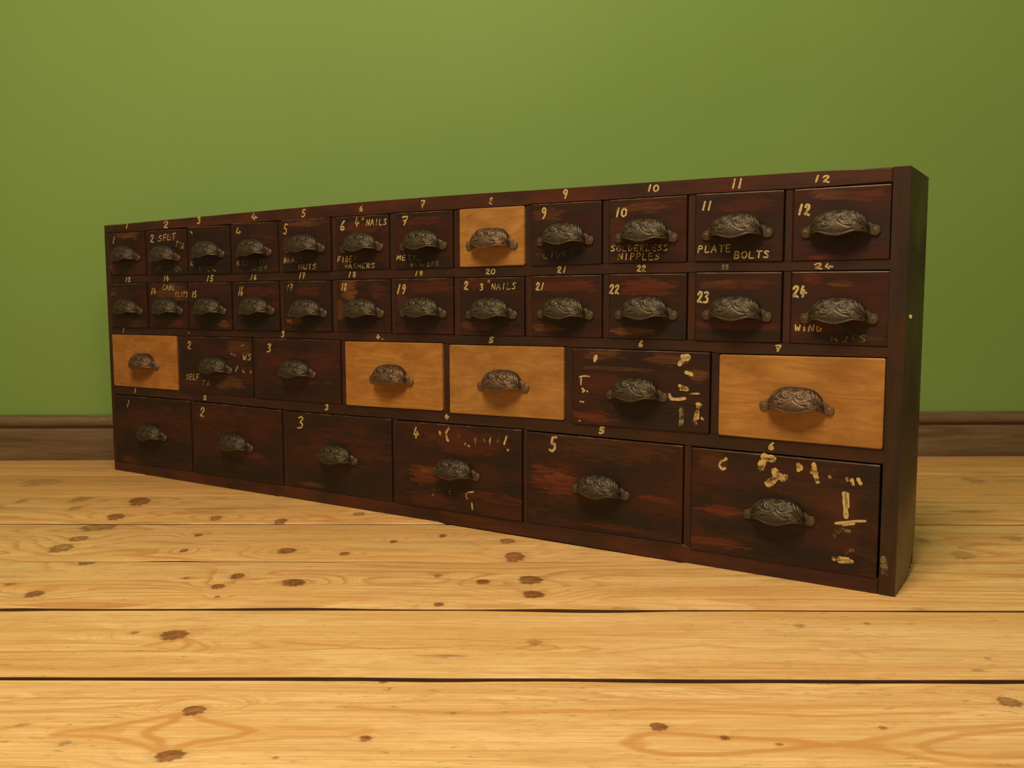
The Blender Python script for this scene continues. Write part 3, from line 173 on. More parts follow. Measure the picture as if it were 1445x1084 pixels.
 ('1_1','painted_lettering','worn',[([(0.0285,0.0246),(0.0266,0.0258),(0.0235,0.0222),(0.0232,0.0185),(0.0252,0.017),(0.0273,0.0182)],0.0012480000000000002),([(0.0323,0.0259),(0.0302,0.0169),(0.0345,0.0174)],0.0012480000000000002),([(0.0419,0.0256),(0.0398,0.0168)],0.0012480000000000002),([(0.0454,0.0172),(0.0476,0.0259),(0.0509,0.025),(0.0501,0.0223),(0.0466,0.0216)],0.0012480000000000002),([(0.0591,0.0243),(0.057,0.0259),(0.0544,0.0241),(0.0576,0.0203),(0.0562,0.0173),(0.0528,0.0175)],0.0012480000000000002)]),
 ('1_2','painted_number','fresh',[([(-0.0438,0.0264),(-0.0476,0.0159)],0.0022),([(-0.0353,0.0263),(-0.0382,0.0268),(-0.0399,0.0217),(-0.0375,0.0217),(-0.0377,0.018),(-0.0397,0.0158),(-0.0418,0.0168)],0.0022)]),
 ('1_3','painted_number','fresh',[([(-0.0406,0.0334),(-0.0453,0.0189)],0.002),([(-0.034,0.0339),(-0.0373,0.0279),(-0.0394,0.0217),(-0.0385,0.0186),(-0.0364,0.0205),(-0.0358,0.0245),(-0.0383,0.0242)],0.002)]),
 ('1_4','painted_number','worn',[([(-0.0406,0.0364),(-0.044,0.0272)],0.002),([(-0.0364,0.0362),(-0.0309,0.0361),(-0.0358,0.0267)],0.002),([(-0.0356,0.0317),(-0.033,0.0319)],0.002)]),
 ('1_5','painted_number','fresh',[([(-0.0425,0.0368),(-0.0457,0.0254)],0.002),([(-0.0345,0.0352),(-0.0366,0.0366),(-0.0383,0.034),(-0.0361,0.0299),(-0.0373,0.0258),(-0.0393,0.0259),(-0.0392,0.029),(-0.0348,0.0351)],0.002)]),
 ('1_6','painted_number','fresh',[([(-0.0454,0.0336),(-0.0503,0.0192)],0.0024),([(-0.0346,0.031),(-0.0372,0.0332),(-0.0399,0.03),(-0.0388,0.0268),(-0.0343,0.0302),(-0.0367,0.0236),(-0.0393,0.0195)],0.0024)]),
 ('1_7','painted_number','fresh',[([(-0.0475,0.0336),(-0.0457,0.037),(-0.0429,0.036),(-0.0428,0.0336),(-0.0485,0.0258),(-0.046,0.0263),(-0.0428,0.0252)],0.0024),([(-0.0192,0.0322),(-0.0164,0.0335),(-0.0151,0.0315),(-0.0178,0.0294),(-0.0153,0.0271),(-0.0169,0.0243),(-0.0202,0.0243)],0.002)]),
 ('1_7','painted_lettering','fresh',[([(-0.0051,0.0389),(-0.0057,0.0354)],0.001092),([(-0.0028,0.039),(-0.0037,0.0353)],0.001092)]),
 ('1_7','painted_lettering','worn',[([(0.0004,0.0241),(0.002,0.0331),(0.0057,0.0246),(0.0073,0.0335)],0.0012480000000000002),([(0.0088,0.0243),(0.0136,0.0335),(0.0154,0.0247)],0.0012480000000000002),([(0.011,0.0277),(0.0145,0.0281)],0.0012480000000000002),([(0.0226,0.0337),(0.021,0.0251)],0.0012480000000000002),([(0.0288,0.034),(0.0277,0.025),(0.0329,0.0257)],0.0012480000000000002),([(0.0427,0.0336),(0.0404,0.0344),(0.0378,0.0326),(0.0412,0.0288),(0.0406,0.0259),(0.036,0.0261)],0.0012480000000000002)]),
 ('1_8','painted_number','fresh',[([(-0.0476,0.0299),(-0.0457,0.0328),(-0.0433,0.0318),(-0.0433,0.0298),(-0.0485,0.023),(-0.046,0.0234),(-0.0435,0.0225)],0.0022),([(-0.0363,0.0324),(-0.0395,0.0227)],0.0022)]),
 ('1_9','painted_number','fresh',[([(-0.054,0.0259),(-0.052,0.0289),(-0.0495,0.0278),(-0.0497,0.0253),(-0.0549,0.0175),(-0.0526,0.0181),(-0.0499,0.0168)],0.0022),([(-0.0461,0.0258),(-0.0442,0.0283),(-0.0417,0.028),(-0.0419,0.0249),(-0.047,0.0176),(-0.0443,0.0184),(-0.0417,0.0167)],0.0022)]),
 ('1_10','painted_number','fresh',[([(-0.0516,0.0149),(-0.0496,0.0188),(-0.047,0.0179),(-0.0472,0.0142),(-0.0525,0.0055),(-0.0503,0.0067),(-0.0471,0.0054)],0.0026),([(-0.043,0.0176),(-0.0396,0.0182),(-0.0383,0.0161),(-0.0414,0.0124),(-0.0387,0.0102),(-0.0401,0.0056),(-0.0443,0.0056)],0.0026)]),
 ('1_11','painted_number','fresh',[([(-0.0534,0.0226),(-0.0511,0.0256),(-0.0485,0.0253),(-0.0482,0.0223),(-0.0535,0.0139),(-0.0512,0.0145),(-0.048,0.013)],0.0028),([(-0.0419,0.0258),(-0.0441,0.0173),(-0.0379,0.0179)],0.0028),([(-0.0403,0.0209),(-0.0421,0.0132)],0.0028)]),
 ('1_11','painted_lettering','fresh',[([(-0.0499,-0.0206),(-0.0494,-0.0282),(-0.0474,-0.0232),(-0.0459,-0.0282),(-0.044,-0.0207)],0.001482),([(-0.039,-0.0205),(-0.0392,-0.0281)],0.001482),([(-0.0337,-0.0281),(-0.0327,-0.0207),(-0.029,-0.0282),(-0.0278,-0.0204)],0.001482)]),
 ('1_11','painted_lettering','worn',[([(-0.0189,-0.0215),(-0.0214,-0.0204),(-0.0241,-0.0234),(-0.0239,-0.0273),(-0.0216,-0.0282),(-0.0192,-0.0264),(-0.0192,-0.0247),(-0.0213,-0.0244)],0.001404)]),
 ('1_11','painted_lettering','faint',[([(-0.0065,-0.0405),(-0.0058,-0.0323),(-0.0002,-0.04),(0.0005,-0.0321)],0.001404),([(0.0046,-0.0322),(0.0047,-0.0384),(0.0071,-0.04),(0.0102,-0.0383),(0.0112,-0.0321)],0.001404),([(0.015,-0.0321),(0.0224,-0.0318)],0.001404),([(0.0183,-0.0319),(0.0177,-0.0399)],0.001404),([(0.0321,-0.0329),(0.0286,-0.0317),(0.0261,-0.0336),(0.0312,-0.0371),(0.0299,-0.0393),(0.0253,-0.0393)],0.001404)]),
 ('2_1','painted_number','fresh',[([(-0.0747,0.0397),(-0.0712,0.0425),(-0.0675,0.0425),(-0.0677,0.0388),(-0.0765,0.0304),(-0.0726,0.0304),(-0.0677,0.0293)],0.0022)]),
 ('2_1','painted_lettering','fresh',[([(0.0764,0.0236),(0.0767,0.0133),(0.0808,0.0207),(0.0812,0.0134),(0.0859,0.024)],0.001404),([(0.0969,0.0231),(0.0935,0.0245),(0.09,0.0222),(0.0948,0.0175),(0.0931,0.0144),(0.0875,0.014)],0.001404)]),
 ('2_1','paint_mark','worn',[([(0.0524,0.0224),(0.0542,0.0206)],0.0018)]),
 ('2_1','paint_mark','worn',[([(0.0719,0.0384),(0.0794,0.0411)],0.0018)]),
 ('2_1','paint_mark','worn',[([(0.0548,-0.0083),(0.0609,0.0015)],0.0018)]),
 ('2_1','paint_mark','worn',[([(0.0738,-0.0031),(0.0753,-0.0094),(0.0791,-0.008)],0.0018)]),
 ('2_1','paint_mark','worn',[([(0.094,-0.0054),(0.0957,-0.0098)],0.0018)]),
 ('2_1','paint_mark','worn',[([(0.0449,0.0241),(0.0477,0.0229)],0.0018)]),
 ('2_1','painted_lettering','fresh',[([(-0.0755,-0.0203),(-0.0781,-0.0192),(-0.0814,-0.0211),(-0.0774,-0.0253),(-0.0789,-0.0288),(-0.0833,-0.0281)],0.001326),([(-0.0655,-0.0188),(-0.0708,-0.0189),(-0.0732,-0.0288),(-0.0679,-0.0286)],0.001326),([(-0.0719,-0.0232),(-0.0675,-0.0233)],0.001326),([(-0.0611,-0.0181),(-0.0638,-0.0288),(-0.058,-0.0279)],0.001326),([(-0.0463,-0.0181),(-0.0519,-0.0183),(-0.0538,-0.0282)],0.001326),([(-0.0529,-0.0227),(-0.0483,-0.0231)],0.001326)]),
 ('2_1','painted_lettering','worn',[([(-0.0368,-0.0288),(-0.0272,-0.0288)],0.00117),([(-0.032,-0.0288),(-0.0348,-0.0385)],0.00117),([(-0.0256,-0.0385),(-0.019,-0.0287),(-0.0162,-0.0384)],0.00117),([(-0.0226,-0.0349),(-0.0171,-0.0351)],0.00117)]),
 ('2_2','painted_number','fresh',[([(-0.0702,0.0419),(-0.0654,0.0435),(-0.0628,0.0412),(-0.0682,0.0372),(-0.0642,0.0342),(-0.0668,0.0301),(-0.073,0.0297)],0.0023)]),
 ('2_5','paint_mark','fresh',[([(-0.0633,0.0426),(-0.0654,0.0362)],0.0055)]),
 ('2_5','paint_mark','fresh',[([(-0.0892,0.0123),(-0.0825,0.0142),(-0.0736,0.014)],0.0022)]),
 ('2_5','paint_mark','fresh',[([(-0.0864,0.0107),(-0.0869,0.0017)],0.0022)]),
 ('2_5','paint_mark','fresh',[([(-0.0852,-0.0037),(-0.0824,-0.004),(-0.084,-0.0086),(-0.0801,-0.0059)],0.0022)]),
 ('2_5','paint_mark','fresh',[([(-0.0768,-0.0062),(-0.0764,-0.0077)],0.0022)]),
 ('2_5','paint_mark','fresh',[([(-0.0879,-0.0218),(-0.0864,-0.022)],0.0022)]),
 ('2_5','paint_mark','fresh',[([(-0.084,-0.022),(-0.0823,-0.0221)],0.0022)]),
 ('2_5','paint_mark','fresh',[([(-0.0892,-0.0488),(-0.0881,-0.0493)],0.0022)]),
 ('2_5','paint_mark','fresh',[([(0.0628,0.0459),(0.0686,0.0465),(0.072,0.0462),(0.0697,0.0429)],0.0062)]),
 ('2_5','paint_mark','fresh',[([(0.0657,0.0427),(0.0609,0.0388),(0.059,0.0355)],0.0062)]),
 ('2_5','paint_mark','fresh',[([(0.068,0.0257),(0.0729,0.0245),(0.0768,0.0228)],0.0048)]),
 ('2_5','paint_mark','worn',[([(0.0594,0.0081),(0.0634,0.006),(0.0703,0.0044)],0.0045)]),
 ('2_5','paint_mark','worn',[([(0.0615,0.0035),(0.0713,0.0031)],0.0045)]),
 ('2_5','paint_mark','worn',[([(0.0733,-0.0026),(0.0792,-0.0016),(0.0869,-0.0012)],0.002)]),
 ('2_5','paint_mark','fresh',[([(0.0457,-0.0044),(0.0478,-0.0099),(0.0567,-0.0104),(0.0676,-0.0085)],0.004)]),
 ('2_5','paint_mark','worn',[([(0.0842,-0.0142),(0.0877,-0.0163),(0.0853,-0.0211),(0.0826,-0.0315),(0.0803,-0.0391)],0.0055)]),
 ('2_5','paint_mark','worn',[([(0.0844,-0.024),(0.0846,-0.0332)],0.0055)]),
 ('2_5','paint_mark','faint',[([(0.0629,-0.0235),(0.0631,-0.0347),(0.0623,-0.047)],0.007)]),
 ('2_5','paint_mark','worn',[([(0.0904,-0.0328),(0.0933,-0.034)],0.003)]),
 ('2_5','paint_mark','worn',[([(0.0808,-0.0372),(0.0837,-0.0407)],0.003)]),
 ('3_0','painted_number','fresh',[([(-0.0694,0.0577),(-0.0754,0.0447)],0.0022)]),
 ('3_1','painted_number','fresh',[([(-0.0951,0.053),(-0.091,0.0572),(-0.0869,0.0567),(-0.0866,0.0528),(-0.0979,0.0411),(-0.0933,0.0422),(-0.0882,0.0401)],0.0026)]),
 ('3_2','painted_number','fresh',[([(-0.0879,0.0555),(-0.0814,0.0575),(-0.078,0.054),(-0.0852,0.0479),(-0.0793,0.0449),(-0.0825,0.0388),(-0.0921,0.0376)],0.0027)]),
 ('3_3','painted_number','fresh',[([(-0.0774,0.058),(-0.0814,0.0461),(-0.0724,0.0478)],0.0026),([(-0.0753,0.0514),(-0.078,0.0411)],0.0026)]),
 ('3_3','paint_mark','worn',[([(-0.031,0.0544),(-0.029,0.0496)],0.0042)]),
 ('3_3','paint_mark','worn',[([(-0.0125,0.0625),(-0.018,0.0549),(-0.0174,0.0461),(-0.0147,0.0419)],0.0042)]),
 ('3_3','paint_mark','faint',[([(0.0063,0.0535),(0.0069,0.0481)],0.0035)]),
 ('3_3','paint_mark','faint',[([(0.0366,0.0516),(0.0365,0.0397)],0.0035)]),
 ('3_3','paint_mark','faint',[([(0.0522,0.0496),(0.0547,0.0445)],0.0035)]),
 ('3_3','paint_mark','faint',[([(0.079,0.054),(0.0777,0.0475)],0.0035)]),
 ('3_3','paint_mark','worn',[([(0.0638,0.0554),(0.0624,0.0419)],0.003)]),
 ('3_3','paint_mark','worn',[([(0.0928,0.0572),(0.0884,0.0452)],0.003)]),
 ('3_3','paint_mark','worn',[([(0.0161,0.039),(0.0181,0.0403)],0.003)]),
 ('3_3','paint_mark','worn',[([(0.0234,0.0374),(0.0254,0.0365)],0.003)]),
 ('3_3','paint_mark','worn',[([(0.094,0.0372),(0.0959,0.0368)],0.003)]),
 ('3_3','paint_mark','worn',[([(-0.0439,-0.038),(-0.0448,-0.0471)],0.0024)]),
 ('3_3','paint_mark','worn',[([(-0.0129,-0.0356),(-0.0123,-0.0422)],0.0024)]),
 ('3_3','paint_mark','worn',[([(0.0327,-0.033),(0.0228,-0.0349),(0.0181,-0.0393),(0.0207,-0.045)],0.0024)]),
 ('3_3','paint_mark','worn',[([(0.0292,-0.0506),(0.0302,-0.0604)],0.0024)]),
 ('3_4','painted_number','fresh',[([(-0.0717,0.0617),(-0.0778,0.0608),(-0.0797,0.0521),(-0.0744,0.0526),(-0.0747,0.0455),(-0.0786,0.0411),(-0.0833,0.0431)],0.0036)]),
 ('3_5','painted_number','fresh',[([(-0.0721,0.0552),(-0.0772,0.0524),(-0.0785,0.0467),(-0.0747,0.0434),(-0.0709,0.0447)],0.0034),([(-0.0707,0.058),(-0.0697,0.0563)],0.0034)]),
 ('3_5','paint_mark','worn',[([(-0.0221,0.0648),(-0.0158,0.0636),(-0.0087,0.0625)],0.0085)]),
 ('3_5','paint_mark','worn',[([(-0.0202,0.0596),(-0.0246,0.0538),(-0.0236,0.0494)],0.0085)]),
 ('3_5','paint_mark','worn',[([(-0.0075,0.0483),(-0.0046,0.0414),(-0.0098,0.0346),(-0.0159,0.0304)],0.0085)]),
 ('3_5','paint_mark','worn',[([(-0.0029,0.0434),(0.0025,0.0395),(0.0068,0.0418)],0.0085)]),
 ('3_5','paint_mark','worn',[([(0.0216,0.0592),(0.0222,0.0513)],0.005)]),
 ('3_5','paint_mark','worn',[([(0.0247,0.0569),(0.0252,0.0534)],0.005)]),
 ('3_5','paint_mark','worn',[([(0.0403,0.061),(0.0414,0.0541),(0.0428,0.0473),(0.0456,0.0397)],0.006)]),
 ('3_5','paint_mark','worn',[([(0.0385,0.0512),(0.0436,0.05)],0.006)]),
 ('3_5','paint_mark','worn',[([(0.0606,0.0578),(0.0636,0.0555)],0.0036)]),
 ('3_5','paint_mark','worn',[([(0.0596,0.0482),(0.0601,0.0465)],0.0036)]),
 ('3_5','paint_mark','worn',[([(0.0794,0.0477),(0.0803,0.0452)],0.0036)]),
 ('3_5','paint_mark','worn',[([(0.0852,0.0466),(0.087,0.0407)],0.0045)]),
 ('3_5','paint_mark','worn',[([(0.0924,0.0482),(0.0954,0.0425)],0.0045)]),
 ('3_5','paint_mark','fresh',[([(0.0771,0.0293),(0.0783,0.0191),(0.0801,0.0003)],0.0055)]),
 ('3_5','paint_mark','fresh',[([(0.08,0.0288),(0.0813,0.0134)],0.0055)]),
 ('3_5','paint_mark','fresh',[([(0.068,-0.0088),(0.0795,-0.0063),(0.0916,-0.003),(0.102,-0.0016)],0.0034)]),
 ('3_5','paint_mark','fresh',[([(0.0771,-0.0097),(0.0893,-0.0059)],0.0034)]),
 ('3_5','paint_mark','faint',[([(0.0668,-0.0242),(0.0749,-0.0191),(0.0839,-0.0166)],0.006)]),
 ('3_5','paint_mark','faint',[([(0.0691,-0.0203),(0.0773,-0.0157)],0.006)]),
 ('3_5','paint_mark','faint',[([(0.0805,-0.0414),(0.0887,-0.0393)],0.006)]),
 ('3_5','paint_mark','worn',[([(0.0668,-0.0523),(0.0751,-0.0514),(0.0841,-0.0513)],0.0055)]),
 ('3_5','paint_mark','worn',[([(0.0735,-0.0547),(0.0883,-0.0533)],0.0055)]),
 ('R9','paint_mark','faint',[([(1.4918,0.0448),(1.4933,0.0356),(1.4941,0.0254)],0.007)]),
 ('R9','paint_mark','fresh',[([(1.5114,0.3305),(1.512,0.3285)],0.003)])]

PINE = {(0, 7), (2, 0), (2, 3), (2, 4), (2, 6)}

# ---------------------------------------------------------------- node helpers
class N:
    def __init__(self, tree): self.t = tree
    def add(self, kind, **kw):
        n = self.t.nodes.new(kind)
        for k, v in kw.items(): setattr(n, k, v)
        return n
    def put(self, sock, v):
        if isinstance(v, bpy.types.NodeSocket): self.t.links.new(v, sock)
        elif v is not None: sock.default_value = v
    def math(self, op, a, b=None, c=None, clamp=False):
        n = self.add('ShaderNodeMath', operation=op, use_clamp=clamp)
        self.put(n.inputs[0], a); self.put(n.inputs[1], b); self.put(n.inputs[2], c)
        return n.outputs[0]
    def vmath(self, op, a, b=None):
        n = self.add('ShaderNodeVectorMath', operation=op)
        self.put(n.inputs[0], a); self.put(n.inputs[1], b)
        return n.outputs['Value' if op == 'LENGTH' else 'Vector']
    def smooth(self, v, lo, hi, to0=0.0, to1=1.0):
        n = self.add('ShaderNodeMapRange', interpolation_type='SMOOTHSTEP')
        self.put(n.inputs['Value'], v)
        self.put(n.inputs['From Min'], lo); self.put(n.inputs['From Max'], hi)
        self.put(n.inputs['To Min'], to0); self.put(n.inputs['To Max'], to1)
        return n.outputs[0]
    def noise(self, vec, scale=1.0, detail=3.0, rough=0.5, dist=0.0):
        n = self.add('ShaderNodeTexNoise')
        self.put(n.inputs['Vector'], vec); n.inputs['Scale'].default_value = scale
        n.inputs['Detail'].default_value = detail; n.inputs['Roughness'].default_value = rough
        n.inputs['Distortion'].default_value = dist
        return n.outputs[0]
    def scale(self, vec, s, off=(0, 0, 0)):
        n = self.add('ShaderNodeMapping'); self.put(n.inputs['Vector'], vec)
        n.inputs['Scale'].default_value = s; n.inputs['Location'].default_value = off
        return n.outputs[0]
    def mix(self, f, a, b, blend='MIX'):
        n = self.add('ShaderNodeMix', data_type='RGBA', blend_type=blend)
        self.put(n.inputs[0], f)
        self.put(n.inputs[6], a if not isinstance(a, tuple) else (*a, 1)[:4])
        self.put(n.inputs[7], b if not isinstance(b, tuple) else (*b, 1)[:4])
        return n.outputs[2]
    def obj(self): return self.add('ShaderNodeTexCoord').outputs['Object']
    def bump(self, h, strength, dist):
        n = self.add('ShaderNodeBump'); n.inputs['Strength'].default_value = strength
        n.inputs['Distance'].default_value = dist; self.put(n.inputs['Height'], h)
        return n.outputs[0]

def new_mat(name):
    mt = bpy.data.materials.new(name); mt.use_nodes = True
    nt = mt.node_tree; b = nt.nodes['Principled BSDF']
    return mt, N(nt), b

def group(name, ins, outs):
    g = bpy.data.node_groups.new(name, 'ShaderNodeTree')
    for n, t in ins: g.interface.new_socket(n, in_out='INPUT', socket_type=t)
    for n, t in outs: g.interface.new_socket(n, in_out='OUTPUT', socket_type=t)
    gi = g.nodes.new('NodeGroupInput'); go = g.nodes.new('NodeGroupOutput')
    return g, N(g), gi, go

# a knot in the board: core, halo and the bend it gives the rings around it
KG, kn, ki, ko = group('knot', [('P', 'NodeSocketVector'), ('Centre', 'NodeSocketVector'), ('Inv', 'NodeSocketVector'), ('Angle', 'NodeSocketFloat')],
                       [('Core', 'NodeSocketFloat'), ('Halo', 'NodeSocketFloat'), ('Warp', 'NodeSocketFloat'), ('Rim', 'NodeSocketFloat')])
d0 = kn.vmath('SUBTRACT', ki.outputs[0], ki.outputs[1])
vr = kn.add('ShaderNodeVectorRotate', rotation_type='Z_AXIS'); kn.put(vr.inputs['Vector'], d0); kn.put(vr.inputs['Angle'], ki.outputs[3])
q0 = kn.vmath('MULTIPLY', vr.outputs[0], ki.outputs[2])
jn = kn.add('ShaderNodeTexNoise'); kn.put(jn.inputs['Vector'], q0); jn.inputs['Scale'].default_value = 1.1; jn.inputs['Detail'].default_value = 4
jv = kn.vmath('SUBTRACT', jn.outputs['Color'], (0.5, 0.5, 0.5))
jv2 = kn.vmath('MULTIPLY', jv, (2.1, 2.1, 0))
q1 = kn.vmath('ADD', q0, jv2)
r0 = kn.vmath('LENGTH', kn.vmath('MULTIPLY', q1, (1, 1, 0)))
kn.put(ko.inputs['Core'], kn.smooth(r0, 1.12, 0.62))
kn.put(ko.inputs['Rim'], kn.math('MULTIPLY', kn.smooth(r0, 0.55, 0.85), kn.smooth(r0, 1.25, 0.95)))
kn.put(ko.inputs['Halo'], kn.smooth(kn.vmath('LENGTH', kn.vmath('MULTIPLY', q1, (0.5, 0.75, 0))), 1.3, 0.35))
kn.put(ko.inputs['Warp'], kn.smooth(kn.vmath('LENGTH', kn.vmath('MULTIPLY', q0, (0.15, 0.30, 0))), 1.25, 0.0))

# a worn or grimy patch on a stained drawer front
PG, pn, pi_, po = group('patch', [('P', 'NodeSocketVector'), ('Centre', 'NodeSocketVector'), ('Inv', 'NodeSocketVector'), ('Noise', 'NodeSocketFloat')], [('Mask', 'NodeSocketFloat')])
e0 = pn.vmath('MULTIPLY', pn.vmath('SUBTRACT', pi_.outputs[0], pi_.outputs[1]), pi_.outputs[2])
e1 = pn.math('ADD', pn.vmath('LENGTH', e0), pi_.outputs[3])
pn.put(po.inputs[0], pn.smooth(e1, 1.10, 0.72))

# ---------------------------------------------------------------- materials
def pine_board(idx, knots, tint, seed, dirt):
    mt, n, b = new_mat('pine_floorboard')
    P = n.obj()
    gx = n.scale(P, (0.85, 8.5, 1), (seed * 3.1, seed * 1.7, seed))
    low = n.noise(gx, 1.0, 2.0, 0.45)
    rim = None; warp = None; coreb = None; coreg = None; halo = None
    for (x, y, rx, ry, ang, br) in knots:
        g = n.add('ShaderNodeGroup', node_tree=KG)
        n.put(g.inputs[0], P); g.inputs[1].default_value = (x, y, 0)
        g.inputs[2].default_value = (1 / rx, 1 / ry, 0); g.inputs[3].default_value = -math.radians(ang)
        wv = n.math('MULTIPLY', g.outputs['Warp'], (1.7 if ry > 0.007 else 0.8) * (1 if br > .5 else .3))
        warp = wv if warp is None else n.math('ADD', warp, wv)
        cb = n.math('MULTIPLY', g.outputs['Core'], min(1.0, br)); cg = n.math('MULTIPLY', g.outputs['Core'], max(0.0, 0.75 - br))
        coreb = cb if coreb is None else n.math('MAXIMUM', coreb, cb)
        coreg = cg if coreg is None else n.math('MAXIMUM', coreg, cg)
        rr_ = n.math('MULTIPLY', g.outputs['Rim'], 0.9 if (ry > 0.006 and br > .5) else (0.35 if br > .5 else 0.0))
        rim = rr_ if rim is None else n.math('MAXIMUM', rim, rr_)
        hh = n.math('MULTIPLY', g.outputs['Halo'], 0.25 + 0.6 * min(br, 1))
        halo = hh if halo is None else n.math('MAXIMUM', halo, hh)
    sep = n.add('ShaderNodeSeparateXYZ'); n.put(sep.inputs[0], P)
    fld = n.math('ADD', n.math('MULTIPLY', sep.outputs[1], 26.0), n.math('MULTIPLY', low, 13.0))
    if warp is not None: fld = n.math('ADD', fld, warp)
    jig = n.noise(n.scale(P, (3.5, 60, 1), (seed, 5, 1)), 1.0, 3.0, 0.6)
    fld = n.math('ADD', fld, n.math('MULTIPLY', jig, 0.55))
    fr = n.math('FRACT', fld)
    ring = n.math('MULTIPLY', n.smooth(fr, 0.55, 0.93), n.smooth(fr, 1.0, 0.95))
    fld2 = n.math('FRACT', n.math('MULTIPLY', fld, 5.3))
    ring2 = n.math('MULTIPLY', n.smooth(fld2, 0.3, 0.85), n.smooth(fld2, 1.0, 0.88))
    rstr = n.smooth(n.noise(n.scale(P, (1.2, 14, 1), (seed, 0, 3)), 1.0, 2.0), 0.38, 0.60)
    fine = n.noise(n.scale(P, (6, 420, 1), (seed, 0, 0)), 1.0, 3.0, 0.65)
    med = n.noise(n.scale(P, (2.2, 34, 1), (seed * 2, 5, 0)), 1.0, 4.0, 0.65)
    blot = n.noise(n.scale(P, (7, 22, 1), (seed, 9, 0)), 1.0, 5.0, 0.65)
    pore = n.noise(n.scale(P, (38, 150, 1), (seed, 12, 0)), 1.0, 5.0, 0.7)
    a = tuple(x * y for x, y in zip((0.86, 0.61, 0.30), tint)); bb = tuple(x * y for x, y in zip((0.72, 0.445, 0.17), tint))
    col = n.mix(n.smooth(med, 0.36, 0.66), a, bb)
    col = n.mix(n.math('MULTIPLY', n.smooth(fine, 0.42, 0.62), 0.50), col, tuple(x * 0.70 for x in bb))
    col = n.mix(n.math('MULTIPLY', n.smooth(blot, 0.48, 0.70), 0.34), col, (0.58, 0.32, 0.11))
    col = n.mix(n.math('MULTIPLY', n.smooth(pore, 0.50, 0.68), 0.36), col, (0.46, 0.26, 0.10))
    col = n.mix(n.math('MULTIPLY', n.smooth(pore, 0.44, 0.26), 0.30), col, (0.90, 0.66, 0.36))
    col = n.mix(n.math('MULTIPLY', n.math('MULTIPLY', ring2, rstr), 0.34), col, (0.56, 0.28, 0.085))
    col = n.mix(n.math('MULTIPLY', n.math('MULTIPLY', ring, n.math('ADD', n.math('MULTIPLY', rstr, .6), .4)), 0.30 if idx in GRAIN else 0.70), col, (0.50, 0.22, 0.055))
    if idx in GRAIN:
        lw = n.add('ShaderNodeAttribute', attribute_name='late_wood')
        col = n.mix(n.smooth(lw.outputs['Fac'], 0.10, 0.80, 0.0, 0.74), col, (0.55, 0.25, 0.066))
    # grey scuffs and specks
    sc = n.smooth(n.noise(n.scale(P, (42, 200, 1), (seed, 1, 0)), 1.0, 4.0, 0.7), 0.59, 0.67)
    sc = n.math('MULTIPLY', sc, n.smooth(n.noise(n.scale(P, (4, 14, 1), (seed, 4, 0)), 1.0, 2.0), 0.42, 0.58))
    col = n.mix(n.math('MULTIPLY', sc, 0.6), col, (0.20, 0.12, 0.055))
    dd = n.smooth(n.noise(n.scale(P, (3.6, 24, 1), (seed, 2, 0)), 1.0, 6.0, 0.72), 0.50, 0.68)
    col = n.mix(n.math('MULTIPLY', dd, dirt), col, (0.34, 0.19, 0.075))
    if halo is not None:
        brk = n.smooth(n.noise(n.scale(P, (34, 110, 1), (seed, 15, 0)), 1.0, 4.0, 0.7), 0.36, 0.62)
        col = n.mix(n.math('MULTIPLY', n.math('MULTIPLY', halo, n.math('ADD', n.math('MULTIPLY', brk, .8), .2)), 0.7), col, (0.42, 0.20, 0.06))
        kc = n.mix(brk, (0.34, 0.115, 0.034), (0.15, 0.042, 0.013))
        col = n.mix(n.math('MULTIPLY', coreb, 0.85), col, kc)
        col = n.mix(n.math('MULTIPLY', rim, 0.6), col, (0.075, 0.030, 0.014))
        col = n.mix(n.math('MULTIPLY', coreg, n.math('ADD', n.math('MULTIPLY', brk, .9), .1)), col, (0.19, 0.135, 0.07))
    n.put(b.inputs['Base Color'], col)
    n.put(b.inputs['Roughness'], n.smooth(med, 0.2, 0.8, 0.42, 0.58))
    b.inputs['Specular IOR Level'].default_value = 0.35
    h = n.math('ADD', n.math('MULTIPLY', fine, 0.4), n.math('MULTIPLY', blot, 1.0))
    n.put(b.inputs['Normal'], n.bump(h, 0.35, 0.0012))
    return mt

